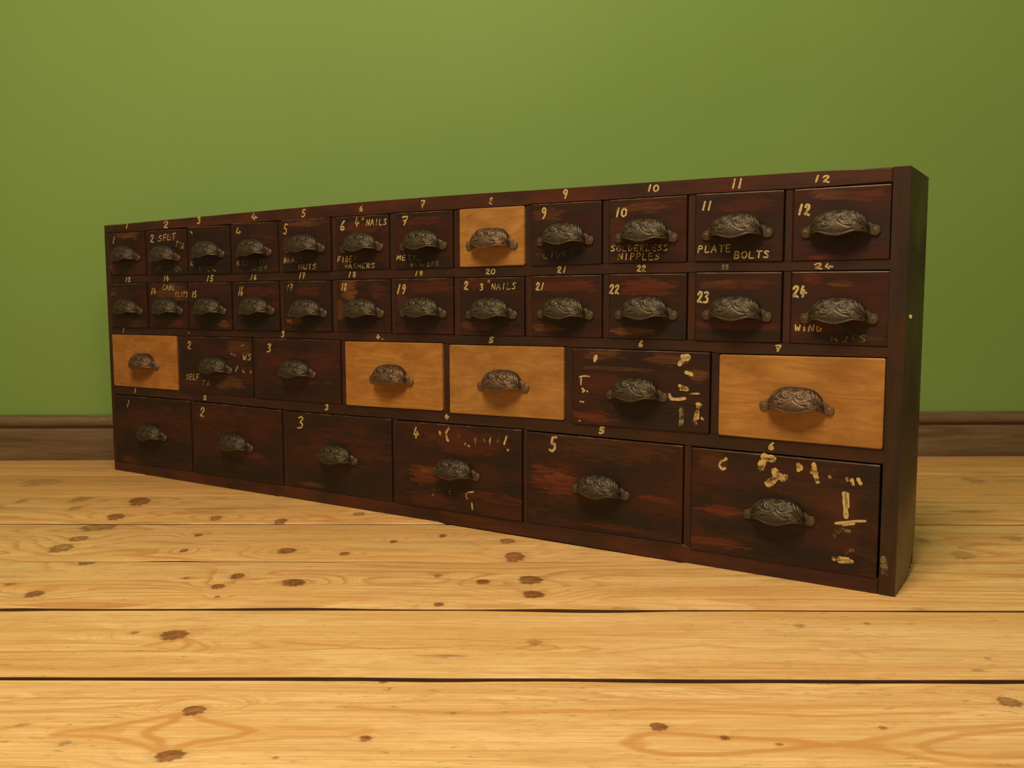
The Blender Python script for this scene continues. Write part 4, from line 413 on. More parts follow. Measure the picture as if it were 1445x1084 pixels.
def dark_wood(name, patches=(), seed=0.0, base=((0.040, 0.0120, 0.006), (0.018, 0.0075, 0.0045)), vertical=False, streak=0.5, rough=0.47):
    mt, n, b = new_mat(name)
    P = n.obj()
    st = (60, 6, 5) if vertical else (5, 6, 75)
    wd = (26, 6, 9) if vertical else (9, 6, 26)
    grain = n.noise(n.scale(P, st, (seed, seed * 2, seed)), 1.0, 4.0, 0.65)
    fine = n.noise(n.scale(P, tuple(x * 5 for x in st), (seed, 1, seed)), 1.0, 2.0, 0.6)
    blot = n.noise(n.scale(P, wd, (seed * 1.3, 0, seed)), 1.0, 4.0, 0.6)
    col = n.mix(n.smooth(blot, 0.36, 0.64), base[0], base[1])
    pnz = n.math('SUBTRACT', n.math('ADD', n.math('MULTIPLY', n.noise(n.scale(P, (34, 6, 210), (seed, 3, 0)), 1.0, 5.0, 0.72), 3.2),
                             n.math('MULTIPLY', n.noise(n.scale(P, (14, 6, 50), (seed, 8, 0)), 1.0, 3.0, 0.6), 1.8)), 2.5)
    brk = n.math('ADD', n.math('MULTIPLY', n.smooth(n.noise(n.scale(P, (26, 6, 330), (seed, 21, 0)), 1.0, 5.0, 0.75), 0.40, 0.60), 0.6), 0.4)
    for kind in (2, 0, 1):
        cc = {0: (0.125, 0.024, 0.0085), 1: (0.175, 0.063, 0.0175), 2: (0.0085, 0.0070, 0.0048)}[kind]
        for (x, z, rx, rz, kd, stg) in patches:
            if kd != kind: continue
            g = n.add('ShaderNodeGroup', node_tree=PG); n.put(g.inputs[0], n_flat(n, P))
            g.inputs[1].default_value = (x, 0, z); g.inputs[2].default_value = (1 / rx, 0, 1 / rz)
            n.put(g.inputs[3], pnz)
            col = n.mix(n.math('MULTIPLY', n.math('MULTIPLY', g.outputs[0], brk), stg * (1.0 if kind == 2 else 0.95)), col, cc)
    col = n.mix(n.math('MULTIPLY', n.smooth(grain, 0.50, 0.72), streak), col, (0.010, 0.0058, 0.0036))
    col = n.mix(n.math('MULTIPLY', n.smooth(grain, 0.47, 0.25), streak * 0.45), col, (0.080, 0.026, 0.010))
    col = n.mix(n.math('MULTIPLY', n.smooth(fine, 0.6, 0.8), 0.16), col, (0.13, 0.065, 0.03))
    n.put(b.inputs['Base Color'], col)
    n.put(b.inputs['Roughness'], n.smooth(blot, 0.3, 0.7, rough - 0.07, rough + 0.10))
    b.inputs['Specular IOR Level'].default_value = 0.32
    n.put(b.inputs['Normal'], n.bump(n.math('ADD', grain, n.math('MULTIPLY', blot, 0.8)), 0.30, 0.0010))
    return mt

def n_flat(n, P):
    return n.vmath('MULTIPLY', P, (1, 0, 1))

def bare_pine(seed, tint=(1, 1, 1)):
    mt, n, b = new_mat('bare_pine')
    P = n.obj()
    low = n.noise(n.scale(P, (5, 1, 26), (seed, 0, seed * 2)), 1.0, 2.0, 0.5)
    sep = n.add('ShaderNodeSeparateXYZ'); n.put(sep.inputs[0], P)
    fr = n.math('FRACT', n.math('ADD', n.math('MULTIPLY', sep.outputs[2], 60), n.math('MULTIPLY', low, 9)))
    ring = n.math('MULTIPLY', n.smooth(fr, 0.2, 0.85), n.smooth(fr, 1.0, 0.88))
    fine = n.noise(n.scale(P, (14, 1, 500), (seed, 0, 0)), 1.0, 3.0, 0.6)
    blot = n.noise(n.scale(P, (16, 1, 30), (seed, 4, 0)), 1.0, 4.0, 0.6)
    col = n.mix(n.smooth(blot, 0.35, 0.68), tuple(x * y for x, y in zip((0.43, 0.215, 0.055), tint)), tuple(x * y for x, y in zip((0.31, 0.138, 0.032), tint)))
    col = n.mix(n.math('MULTIPLY', ring, 0.38), col, (0.25, 0.10, 0.024))
    col = n.mix(n.math('MULTIPLY', n.smooth(fine, 0.45, 0.68), 0.42), col, (0.24, 0.11, 0.028))
    spk = n.smooth(n.noise(n.scale(P, (120, 1, 260), (seed, 6, 0)), 1.0, 2.0, 0.5), 0.70, 0.76)
    col = n.mix(n.math('MULTIPLY', spk, 0.6), col, (0.10, 0.045, 0.015))
    sm = n.smooth(n.noise(n.scale(P, (22, 1, 40), (seed, 7, 2)), 1.0, 3.0, 0.6), 0.58, 0.75)
    col = n.mix(n.math('MULTIPLY', sm, 0.6), col, (0.17, 0.085, 0.03))
    n.put(b.inputs['Base Color'], col); b.inputs['Roughness'].default_value = 0.5
    b.inputs['Specular IOR Level'].default_value = 0.3
    n.put(b.inputs['Normal'], n.bump(fine, 0.2, 0.0006))
    return mt

def iron(name, base, lighter):
    mt, n, b = new_mat(name)
    P = n.obj()
    nz = n.noise(n.scale(P, (70, 70, 70)), 1.0, 4.0, 0.6)
    wr = n.add('ShaderNodeAttribute', attribute_name='relief_tone')
    cc = n.mix(n.smooth(nz, 0.35, 0.7), base, lighter)
    n.put(b.inputs['Base Color'], n.mix(n.smooth(wr.outputs['Fac'], 0.55, 0.0), cc, tuple(x * 0.42 for x in base)))  # cavity darkening: shade and patina of the grooves put into the colour
    b.inputs['Metallic'].default_value = 0.5
    n.put(b.inputs['Roughness'], n.smooth(nz, 0.3, 0.7, 0.42, 0.56))
    n.put(b.inputs['Normal'], n.bump(n.noise(n.scale(P, (900, 900, 900)), 1.0, 2.0), 0.15, 0.0004))
    return mt

def paint(name, col, lo, hi, keep):
    mt, n, b = new_mat(name)
    P = n.obj()
    nz = n.noise(n.scale(P, (420, 420, 900)), 1.0, 4.0, 0.7)
    big = n.noise(n.scale(P, (60, 60, 110)), 1.0, 2.0, 0.5)
    al = n.smooth(n.math('ADD', nz, n.math('MULTIPLY', n.math('SUBTRACT', big, 0.5), 0.9)), lo, hi, 0.0, keep)
    n.put(b.inputs['Alpha'], al)
    n.put(b.inputs['Base Color'], n.mix(n.smooth(nz, 0.35, 0.65), col, tuple(x * 0.72 for x in col)))
    b.inputs['Roughness'].default_value = 0.6
    return mt

M_RAIL = dark_wood('stained_rail', seed=3.3, base=((0.046, 0.0165, 0.0085), (0.025, 0.0110, 0.0068)), streak=0.35)
M_TOPRAIL = dark_wood('stained_top_rail', seed=6.1, base=((0.074, 0.0200, 0.0090), (0.034, 0.0120, 0.0070)), streak=0.45)
M_UP = dark_wood('stained_upright', seed=8.8, base=((0.050, 0.0165, 0.0085), (0.024, 0.0105, 0.0068)), vertical=True, streak=0.35)
M_SIDE = dark_wood('stained_side', seed=1.7, base=((0.047, 0.021, 0.010), (0.022, 0.0125, 0.0075)), vertical=True, streak=0.5, rough=0.42)
M_HOLE = dark_wood('raw_dark_inside', seed=2.2, base=((0.012, 0.006, 0.004), (0.008, 0.004, 0.003)))
M_IRON = iron('aged_bronze_iron', (0.060, 0.043, 0.025), (0.105, 0.078, 0.044))
M_COPPER = iron('aged_copper_iron', (0.120, 0.070, 0.038), (0.200, 0.122, 0.068))
mt, n, b = new_mat('rubbed_lit_edge')
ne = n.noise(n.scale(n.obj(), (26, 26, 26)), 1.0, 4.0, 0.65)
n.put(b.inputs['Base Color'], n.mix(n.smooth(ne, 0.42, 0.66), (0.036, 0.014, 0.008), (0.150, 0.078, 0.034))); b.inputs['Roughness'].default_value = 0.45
M_LIT_EDGE = mt  # rubbed wood with the edge highlight painted in, for upward-facing bevels
def rub_lit_edges(o, zmin=0.3):
    o.data.materials.append(M_LIT_EDGE)
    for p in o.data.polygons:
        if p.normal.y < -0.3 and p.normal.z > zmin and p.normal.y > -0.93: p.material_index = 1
YEL = (0.55, 0.425, 0.18)
M_PAINT = {'fresh': paint('cream_paint', YEL, 0.30, 0.40, 1.0),
           'worn': paint('worn_cream_paint', (0.66, 0.46, 0.165), 0.40, 0.52, 0.95),
           'faint': paint('faded_cream_paint', (0.42, 0.33, 0.15), 0.44, 0.62, 0.62)}

# ---------------------------------------------------------------- mesh helpers
def link(name, bm, mat, parent=None, smooth=False, loc=(0, 0, 0)):
    me = bpy.data.meshes.new(name)
    bmesh.ops.recalc_face_normals(bm, faces=bm.faces)
    bm.to_mesh(me); bm.free()
    if smooth: me.shade_smooth()
    if mat: me.materials.append(mat)
    o = bpy.data.objects.new(name, me); C.objects.link(o); o.location = loc
    if parent: o.parent = parent
    return o

def prism(bm, pts, y0, y1, bev=0.0, segs=1):
    """extrude an x,z outline from y0 (front) to y1"""
    f = [bm.verts.new((x, y0, z)) for x, z in pts]; k = [bm.verts.new((x, y1, z)) for x, z in pts]
    n = len(pts); ff = bm.faces.new(f); bm.faces.new(k[::-1])
    for i in range(n): bm.faces.new((f[i], k[i], k[(i + 1) % n], f[(i + 1) % n]))
    if bev:
        bmesh.ops.bevel(bm, geom=[e for e in ff.edges], offset=bev, segments=segs, profile=0.5, affect='EDGES', clamp_overlap=True)

def strip(bm, top, bot, y0, y1, bev):
    """board between an upper and a lower x,z line"""
    pts = list(bot) + list(reversed(top))
    prism(bm, pts, y0, y1, bev)

def ribbon(bm, pts, width, rnd):
    """brush stroke laid on the x,z plane"""
    P = [Vector((a, b)) for a, b in pts]
    if len(P) == 1: P.append(P[0] + Vector((0.0008, 0)))
    # subdivide with Catmull-Rom
    Q = []
    for i in range(len(P) - 1):
        p0 = P[max(i - 1, 0)]; p1 = P[i]; p2 = P[i + 1]; p3 = P[min(i + 2, len(P) - 1)]
        for k in range(4):
            t = k / 4
            cr = 0.5 * ((2 * p1) + (p2 - p0) * t + (2 * p0 - 5 * p1 + 4 * p2 - p3) * t * t + (3 * p1 - p0 - 3 * p2 + p3) * t ** 3)
            Q.append(cr * 0.55 + p1.lerp(p2, t) * 0.45)
    Q.append(P[-1])
    d0 = (Q[1] - Q[0]).normalized(); d1 = (Q[-1] - Q[-2]).normalized()
    Q = [Q[0] - d0 * width * 0.35] + Q + [Q[-1] + d1 * width * 0.35]
    vs = []
    n = len(Q)
    for i, q in enumerate(Q):
        t = (Q[min(i + 1, n - 1)] - Q[max(i - 1, 0)])
        t = t.normalized() if t.length > 1e-9 else Vector((1, 0))
        nn = Vector((-t.y, t.x))
        wd = width * 0.5 * (0.55 if i in (0, n - 1) else 1.0) * rnd.uniform(0.78, 1.18)
        a = q + nn * wd; b = q - nn * wd
        vs.append((bm.verts.new((a.x, 0, a.y)), bm.verts.new((b.x, 0, b.y))))
    for i in range(n - 1):
        bm.faces.new((vs[i][0], vs[i][1], vs[i + 1][1], vs[i + 1][0]))

# ---------------------------------------------------------------- room
WT = -0.01035                                     # the wall runs a touch askew to the boards
def wall_y(x, off=0): return 1.998 - WT * x + off
def struct(o, label=None):
    o['kind'] = 'structure'
    if label: o['label'] = label
    return o

mt, n, b = new_mat('green_wall_paint')
P = n.obj()
big = n.noise(n.scale(P, (1.1, 1, 0.8)), 1.0, 2.0)
lum = n.noise(n.scale(P, (9, 9, 9)), 1.0, 4.0, 0.6)
colw = n.mix(n.smooth(big, 0.3, 0.7), (0.192, 0.325, 0.082), (0.170, 0.300, 0.070))
colw = n.mix(n.math('MULTIPLY', n.smooth(lum, 0.5, 0.8), 0.10), colw, (0.235, 0.35, 0.085))
n.put(b.inputs['Base Color'], colw); b.inputs['Roughness'].default_value = 0.62
b.inputs['Specular IOR Level'].default_value = 0.3
roller = n.math('ADD', n.noise(n.scale(P, (190, 190, 190)), 1.0, 3.0, 0.6), n.math('MULTIPLY', n.noise(n.scale(P, (5, 5, 3)), 1.0, 2.0), 6.0))
n.put(b.inputs['Normal'], n.bump(roller, 0.22, 0.0015))
M_WALL = mt
bm = bmesh.new()
prism(bm, [(-3.2, -0.03), (3.2, -0.03), (3.2, 2.6), (-3.2, 2.6)], 0, 0.12)
wo = link('wall_back', bm, M_WALL, loc=(0, 2.0, 0)); wo.rotation_euler[2] = -WT * 1.0
struct(wo, 'plain green painted wall behind the long chest')

# baseboard: plank and rounded bead on top
mt, n, b = new_mat('stained_baseboard')
P = n.obj()
g1 = n.noise(n.scale(P, (3, 30, 55)), 1.0, 4.0, 0.6)
g2 = n.noise(n.scale(P, (14, 60, 160), (3, 0, 0)), 1.0, 3.0, 0.6)
cb = n.mix(n.smooth(g1, 0.35, 0.68), (0.190, 0.128, 0.066), (0.098, 0.062, 0.033))
cb = n.mix(n.math('MULTIPLY', n.smooth(g2, 0.45, 0.7), 0.35), cb, (0.070, 0.043, 0.022))
fl = n.smooth(n.noise(n.scale(P, (90, 90, 140)), 1.0, 2.0), 0.72, 0.78)
cb = n.mix(n.math('MULTIPLY', fl, 0.5), cb, (0.42, 0.33, 0.20))
n.put(b.inputs['Base Color'], cb); b.inputs['Roughness'].default_value = 0.42
n.put(b.inputs['Normal'], n.bump(g2, 0.2, 0.001))
M_BASE = mt
def sweep_x(bm, prof, x0, x1, n=2):
    rings = []
    for i in range(n):
        x = x0 + (x1 - x0) * i / (n - 1)
        rings.append([bm.verts.new((x, y, z)) for y, z in prof])
    k = len(prof)
    for a, c in zip(rings, rings[1:]):
        for j in range(k): bm.faces.new((a[j], c[j], c[(j + 1) % k], a[(j + 1) % k]))
    bm.faces.new(rings[0][::-1]); bm.faces.new(rings[-1])
bm = bmesh.new()
sweep_x(bm, [(-0.0005, 0), (-0.012, 0.0005), (-0.012, 0.0665), (-0.0105, 0.0685), (-0.0075, 0.0700), (-0.0075, 0.0735), (-0.0005, 0.0735)], -3.19, 3.19)
bo = link('baseboard_back', bm, M_BASE, loc=(0, 2.0, 0)); bo.rotation_euler[2] = -WT
struct(bo, 'brown stained wooden baseboard along the green wall')
bm = bmesh.new()
pr = [(-0.0005, 0.0738)]
for i in range(9):
    a = -math.pi * 0.5 + math.pi * i / 8
    pr.append((-0.0095 - 0.0085 * math.cos(a), 0.0850 + 0.0108 * math.sin(a)))
pr += [(-0.0060, 0.0962), (-0.0060, 0.0990), (-0.0005, 0.0990)]
sweep_x(bm, pr, -3.19, 3.19)
be = link('bead_moulding', bm, M_BASE, bo)
for p in be.data.polygons: p.use_smooth = len(p.vertices) == 4 and abs(p.normal.x) < 0.5

# floor: dark void below, boards on top, each with its own edges
mt, n, b = new_mat('grimy_board_edge')
n.put(b.inputs['Base Color'], n.mix(n.noise(n.scale(n.obj(), (30, 90, 30)), 1.0, 3.0), (0.150, 0.062, 0.024), (0.045, 0.019, 0.008))); b.inputs['Roughness'].default_value = 0.8
M_EDGE = mt
mt, n, b = new_mat('dark_underfloor')
nz = n.noise(n.scale(n.obj(), (6, 40, 1)), 1.0, 3.0)
n.put(b.inputs['Base Color'], n.mix(nz, (0.035, 0.016, 0.008), (0.012, 0.006, 0.003))); b.inputs['Roughness'].default_value = 0.9
bm = bmesh.new(); prism(bm, [(-3.2, -0.06), (3.2, -0.06), (3.2, -0.0245), (-3.2, -0.0245)], -0.75, 2.15)
fo = link('floor', bm, mt); struct(fo, 'honey coloured pine board floor')
BYAW = -0.01321
#        gap widths of the joints, far to near, and height of each board
GAPS = [0.001, 0.0016, 0.0022, 0.0050, 0.0046, 0.0050, 0.0066, 0.003, 0.003, 0.003, 0.003, 0.003, 0.003, 0.003]
DZ = [0.0004, 0.0000, 0.0009, -0.0012, 0.0, 0.0003, 0.0, 0, 0, 0, 0, 0, 0]
def joint_off(j, x, side):
    """raggedness of a joint's edge (side 0: board behind, 1: board in front)"""
    g = GAPS[j]
    base = noise.noise(Vector((x * 1.7, j * 7.3, 0))) * 0.0016 + noise.noise(Vector((x * 9, j * 3.1, side * 5))) * g * 0.30
    chip = max(0.0, noise.noise(Vector((x * 5.5, j * 9.7, side * 11 + 2))) - 0.33) * (0.012 if j > 2 else 0.004)
    return base + (g * 0.5 + chip if side == 0 else -g * 0.5 - chip)
def late_wood(segs, x, y):
    x += (noise.noise(Vector((x * 30, y * 60, 2))) * 0.004)
    y += noise.noise(Vector((x * 14, y * 40, 5))) * 0.0022 + noise.noise(Vector((x * 60, y * 20, 8))) * 0.0006
    m = 0.0
    for (ax, ay, bx, by, wd_, st_, x0, x1, y0, y1) in segs:
        if not (x0 < x < x1 and y0 < y < y1): continue
        vx, vy = (bx - ax) * .55, by - ay; px, py = (x - ax) * .55, y - ay
        t = max(0, min(1, (px * vx + py * vy) / max(1e-9, vx * vx + vy * vy)))
        dd = math.hypot(px - vx * t, py - vy * t) / wd_
        if dd < 1: m = max(m, st_ * (1 - dd * dd))
    return m
def figured_board(bi, wd, z0, rad, rn):
    '''the two nearest boards: fine enough to carry the drawn figure of the wood as a vertex attribute'''
    bm = bmesh.new(); lay = bm.verts.layers.float.new('late_wood')
    segs = [(a, b, c, d, w_, st, min(a, c) - .01, max(a, c) + .01, min(b, d) - .008, max(b, d) + .008) for a, b, c, d, w_, st in GRAIN[bi]]
    xs = [-3.0 + 0.1 * i for i in range(23)] + [-0.70 + 0.0046 * i for i in range(305)] + [0.80 + 0.1 * i for i in range(23)]
    xs = sorted(x for x in set(xs) if -3.0 <= x <= 3.0)
    rings = []; NY = 180
    for x in xs:
        yf = joint_off(bi, x, 1); yn = -wd + joint_off(bi + 1, x, 0)
        prof = [(yn, z0 - 0.022), (yn, z0 - rn * .55), (yn + rn * 0.35, z0 - rn * 0.18)]
        ya, yb = yn + rn * 1.2, yf - rad * 1.4
        prof += [(ya + (yb - ya) * k / NY, z0 + 0.0002 * math.sin(k / NY * 3)) for k in range(NY + 1)]
        prof += [(yf - rad * 0.3, z0 - rad * 0.3), (yf, z0 - rad), (yf, z0 - 0.022)]
        col = []
        for y, z in prof:
            v = bm.verts.new((x, y, z)); v[lay] = late_wood(segs, x, y) if abs(x) < .72 else 0.0; col.append(v)
        rings.append(col)
    for a, c in zip(rings, rings[1:]):
        for j in range(len(a) - 1): bm.faces.new((a[j], c[j], c[j + 1], a[j + 1]))
    bm.faces.new(rings[0]); bm.faces.new(rings[-1][::-1])
    return bm
TINTS = [(0.80, 0.70, 0.58), (0.80, 0.70, 0.57), (0.91, 0.83, 0.72), (0.93, 0.89, 0.82), (1.0, 0.98, 0.94), (0.99, 0.99, 0.98), (1.03, 1.04, 1.08)]  # far boards darker: light falloff put into the board colour
for bi in range(len(JOINTS) - 1):
    far, near = JOINTS[bi], JOINTS[bi + 1]
    wd = (far - near) * math.cos(BYAW)
    bm = bmesh.new()
    NX = 150 if bi < 7 else 24
    z0 = DZ[bi]; rings = []
    rad = {0: 0.0012, 1: 0.0014, 2: 0.0024}.get(bi, 0.0013)
    rn = {0: 0.0030, 1: 0.0034, 2: 0.0052, 3: 0.0012}.get(bi, 0.0013)
    for i in range(NX + 1):
        x = -3.0 + 6.0 * i / NX
        yf = joint_off(bi, x, 1); yn = -wd + joint_off(bi + 1, x, 0)
        sag = noise.noise(Vector((x * 0.9, bi * 4.1, 1))) * 0.0004
        prof = [(yn, z0 - 0.022), (yn, z0 - rn * .55), (yn + rn * 0.35, z0 - rn * 0.18), (yn + rn * 1.2, z0 + sag), (yn + wd * .3, z0 + sag * .5 - 0.0003 * (wd > .1)),
                (yf - rad * 1.4, z0 - sag * .3), (yf - rad * 0.3, z0 - rad * 0.3), (yf, z0 - rad), (yf, z0 - 0.022)]
        rings.append([bm.verts.new((x, y, z)) for y, z in prof])
    k = len(rings[0])
    for a, c in zip(rings, rings[1:]):
        for j in range(k - 1): bm.faces.new((a[j], c[j], c[j + 1], a[j + 1]))
    bm.faces.new(rings[0]); bm.faces.new(rings[-1][::-1])
    if bi in GRAIN: bm.free(); bm = figured_board(bi, wd, z0, rad, rn)
    mat = pine_board(bi, KNOTS.get(bi, []), TINTS[bi] if bi < len(TINTS) else (1, 1, 1), bi * 1.37 + 0.4, 0.75 if bi < 3 else (0.42 if bi < 5 else 0.14))
    o = link('floorboard', bm, mat, fo, loc=(0, far, 0)); o.rotation_euler[2] = BYAW
    o.data.materials.append(M_EDGE)
    for p in o.data.polygons:
        p.use_smooth = len(p.vertices) == 4 and abs(p.normal.x) < 0.5
        if abs(p.normal.y) > 0.75 or (p.normal.y < -0.6 and bi not in (0, 1, 2)): p.material_index = 1; p.use_smooth = False

# ---------------------------------------------------------------- the chest
YAW = -0.570465
chest = bpy.data.objects.new('drawer_chest', None); C.objects.link(chest)
chest.location = (-0.81776, 1.86888, 0.0); chest.rotation_euler[2] = YAW
chest['label'] = 'long low dark stained chest of small drawers with cup pulls, standing on pine floorboards'
chest['category'] = 'cabinet'
DEP = 0.1233; WID = 1.5062
topx = [(0.0, TOP[0][1])] + [tuple(p) for p in TOP[1:-1]] + [(1.4876, 0.4991)]
r0t = [(0.0, 0.4812)]
for q in ROWS[0]: r0t += [(q[0], q[2] + 0.0), (q[1], q[3])]
r0t.append((1.4876, 0.4816)); r0t = [p for i, p in enumerate(r0t) if i == 0 or p[0] > r0t[i - 1][0] + 1e-4]
bm = bmesh.new(); strip(bm, topx, r0t, 0.0, DEP, 0.0020); rub_lit_edges(link('top_panel', bm, M_TOPRAIL, chest))
bm = bmesh.new()
r3b = [(0.0, 0.0185)]
for q in ROWS[3]: r3b += [(q[0], q[4]), (q[1], q[5])]
r3b.append((1.4872, 0.0186))
botl = [(0.0, 0.0), (0.3, 0.0006), (0.55, 0.0), (0.648, 0.0), (0.652, 0.0022), (0.668, 0.0024), (0.674, 0.0002), (1.0, 0.0008), (1.3, 0.0), (1.4872, 0.0)]
strip(bm, [(x, z - 0.0) for x, z in r3b], botl, 0.0004, DEP, 0.0012); link('bottom_panel', bm, M_TOPRAIL, chest)
# sides, the right one with its splintered back foot
bm = bmesh.new(); prism(bm, [(0.0, 0.0187), (0.0112, 0.0187), (0.0125, 0.17), (0.0140, 0.30), (0.0147, 0.4810), (0.0, 0.4810)], 0.0002, DEP, 0.001); link('side_panel', bm, M_UP, chest)
bm = bmesh.new()
side = [(0.0, 0.0), (DEP - 0.052, 0.0), (DEP - 0.040, 0.0085), (DEP - 0.031, 0.0070), (DEP - 0.026, 0.0190), (DEP - 0.020, 0.0075), (DEP - 0.0150, 0.0290),
        (DEP - 0.0095, 0.0120), (DEP - 0.0055, 0.0330), (DEP, 0.0400), (DEP, 0.4986), (0.0, 0.4990)]
xa, xb = 1.4878, WID
fa = [bm.verts.new((xa, y, z)) for y, z in side]; fb = [bm.verts.new((xb, y, z)) for y, z in side]
ns = len(side); bm.faces.new(fa); f2 = bm.faces.new(fb[::-1])
for i in range(ns): bm.faces.new((fa[i], fa[(i + 1) % ns], fb[(i + 1) % ns], fb[i]))
sd = link('side_panel', bm, M_SIDE, chest); sd['label'] = 'right side panel, splintered at its back foot'
bm = bmesh.new(); prism(bm, [(0.0145, 0.0190), (1.4875, 0.0190), (1.4875, 0.4805), (0.0145, 0.4805)], DEP - 0.010, DEP - 0.002); link('back_panel', bm, M_HOLE, chest)
rails = {}
for ri in range(3):
    tp = [(0.0120, ROWS[ri][0][4])]; bt = [(0.0120, ROWS[ri + 1][0][2])]
    for q in ROWS[ri]: tp += [(q[0] + 0.0003, q[4]), (q[1], q[5])]
    for q in ROWS[ri + 1]: bt += [(q[0] + 0.0003, q[2]), (q[1], q[3])]
    tp.append((1.4882, ROWS[ri][-1][5])); bt.append((1.4882, ROWS[ri + 1][-1][3]))
    tp = [p for i, p in enumerate(tp) if i == 0 or p[0] > tp[i - 1][0] + 1e-4]; bt = [p for i, p in enumerate(bt) if i == 0 or p[0] > bt[i - 1][0] + 1e-4]
    bm = bmesh.new(); strip(bm, tp, bt, 0.0008, DEP - 0.012, 0.0011)
    rails[ri + 1] = link('shelf_rail', bm, M_RAIL, chest); rub_lit_edges(rails[ri + 1])
for ri, row in enumerate(ROWS):
    for a, c in zip(row, row[1:]):
        bm = bmesh.new()
        prism(bm, [(a[1], a[5] - 0.0004), (c[0], c[4] - 0.0004), (c[0], c[2] + 0.0004), (a[1], a[3] + 0.0004)], 0.0016, DEP - 0.012, 0.0011)
        link('divider', bm, M_UP, chest)

# ---- cup pull, cast with a shell fan and two scrolls (millimetres, then scaled)
def seg_dist(px, pz, a, c):
    ax, az = a; bx, bz = c; dx, dz = bx - ax, bz - az
    L = dx * dx + dz * dz
    t = 0 if L == 0 else max(0, min(1, ((px - ax) * dx + (pz - az) * dz) / L))
    return math.hypot(px - ax - dx * t, pz - az - dz * t)
RIDGE = []
def spiral(cx, cz, r0, r1, a0, a1, mir):
    pts = []
    for i in range(25):
        t = i / 24; r = r0 + (r1 - r0) * t; a = a0 + (a1 - a0) * t
        pts.append((mir * (cx + r * math.cos(a)), cz + r * math.sin(a)))
    return pts
for sgn in (1, -1):
    RIDGE.append((spiral(8.5, 21, 6.2, 0.8, math.radians(150), math.radians(-400), sgn), 0.75, 1.0))
    RIDGE.append(([(sgn * x, z) for x, z in [(2, 17), (6, 13.5), (11, 12.5), (17, 14), (22, 18)]], 0.7, 0.9))
    RIDGE.append(([(sgn * x, z) for x, z in [(3, 14.5), (8, 10.5), (14, 9.3), (20, 11), (24, 10)]], 0.7, 0.9))
    RIDGE.append(([(sgn * x, z) for x, z in [(15, 24), (19, 21), (22, 16), (26, 13)]], 0.7, 0.8))
    RIDGE.append(([(sgn * x, z) for x, z in [(13, 27), (18, 25), (23, 21), (27, 17)]], 0.65, 0.7))
    RIDGE.append(([(sgn * x, z) for x, z in [(1, 24), (4, 28), (10, 29.5), (15, 27.5)]], 0.7, 0.8))
    RIDGE.append(([(sgn * x, z) for x, z in [(15, 12), (18, 8), (23, 6.5), (28, 8)]], 0.8, 0.9))
    RIDGE.append(([(sgn * x, z) for x, z in [(19, 5), (22, 3.5), (26, 4)]], 0.9, 1.0))
    for k in range(1, 6):
        RIDGE.append(([(sgn * 0.6 * k, 13.5 - 0.4 * k), (sgn * 2.1 * k, 8.0 - 0.3 * k), (sgn * 3.3 * k, 2.2 + 0.35 * k)], 0.62, 0.75))
for sgn in (1, -1):
    for pts in ([(25, 31), (27, 24), (30, 18)], [(20, 32), (22, 27), (25, 22)], [(28, 30), (30, 24), (32, 19)], [(25, 14), (28, 12.5), (31, 14)],
                [(16, 33), (17, 29.5), (14, 31)], [(9, 33), (6, 31.5), (3, 33)], [(29, 9), (31, 5), (32, 3)], [(24, 8), (27, 6), (27, 3.5), (24, 3)], [(20, 8.5), (22.5, 9.5), (24, 8)]):
        RIDGE.append(([(sgn * x, z) for x, z in pts], 0.75, 0.85))
RIDGE.append(([(0, 14), (0, 8), (0, 1.5)], 0.62, 0.75))
RIDGE.append(([(-4, 24), (0, 22.8), (4, 24)], 0.8, 0.7))
RIDGE.append(([(0, 22), (0, 30)], 0.6, 0.5))
BOX = []
for pts, wd, hh in RIDGE:
    xs = [p[0] for p in pts]; zs = [p[1] for p in pts]
    BOX.append((min(xs) - 2.5, max(xs) + 2.5, min(zs) - 2.5, max(zs) + 2.5))
def relief(x, z):
    h = 0.0
    for (pts, wd, hh), (x0, x1, z0, z1) in zip(RIDGE, BOX):
        if not (x0 < x < x1 and z0 < z < z1): continue
        dmin = min(seg_dist(x, z, a, c) for a, c in zip(pts, pts[1:]))
        h = max(h, hh * math.exp(-(dmin / wd) ** 2))
    return h
RELIEF_TONE = []
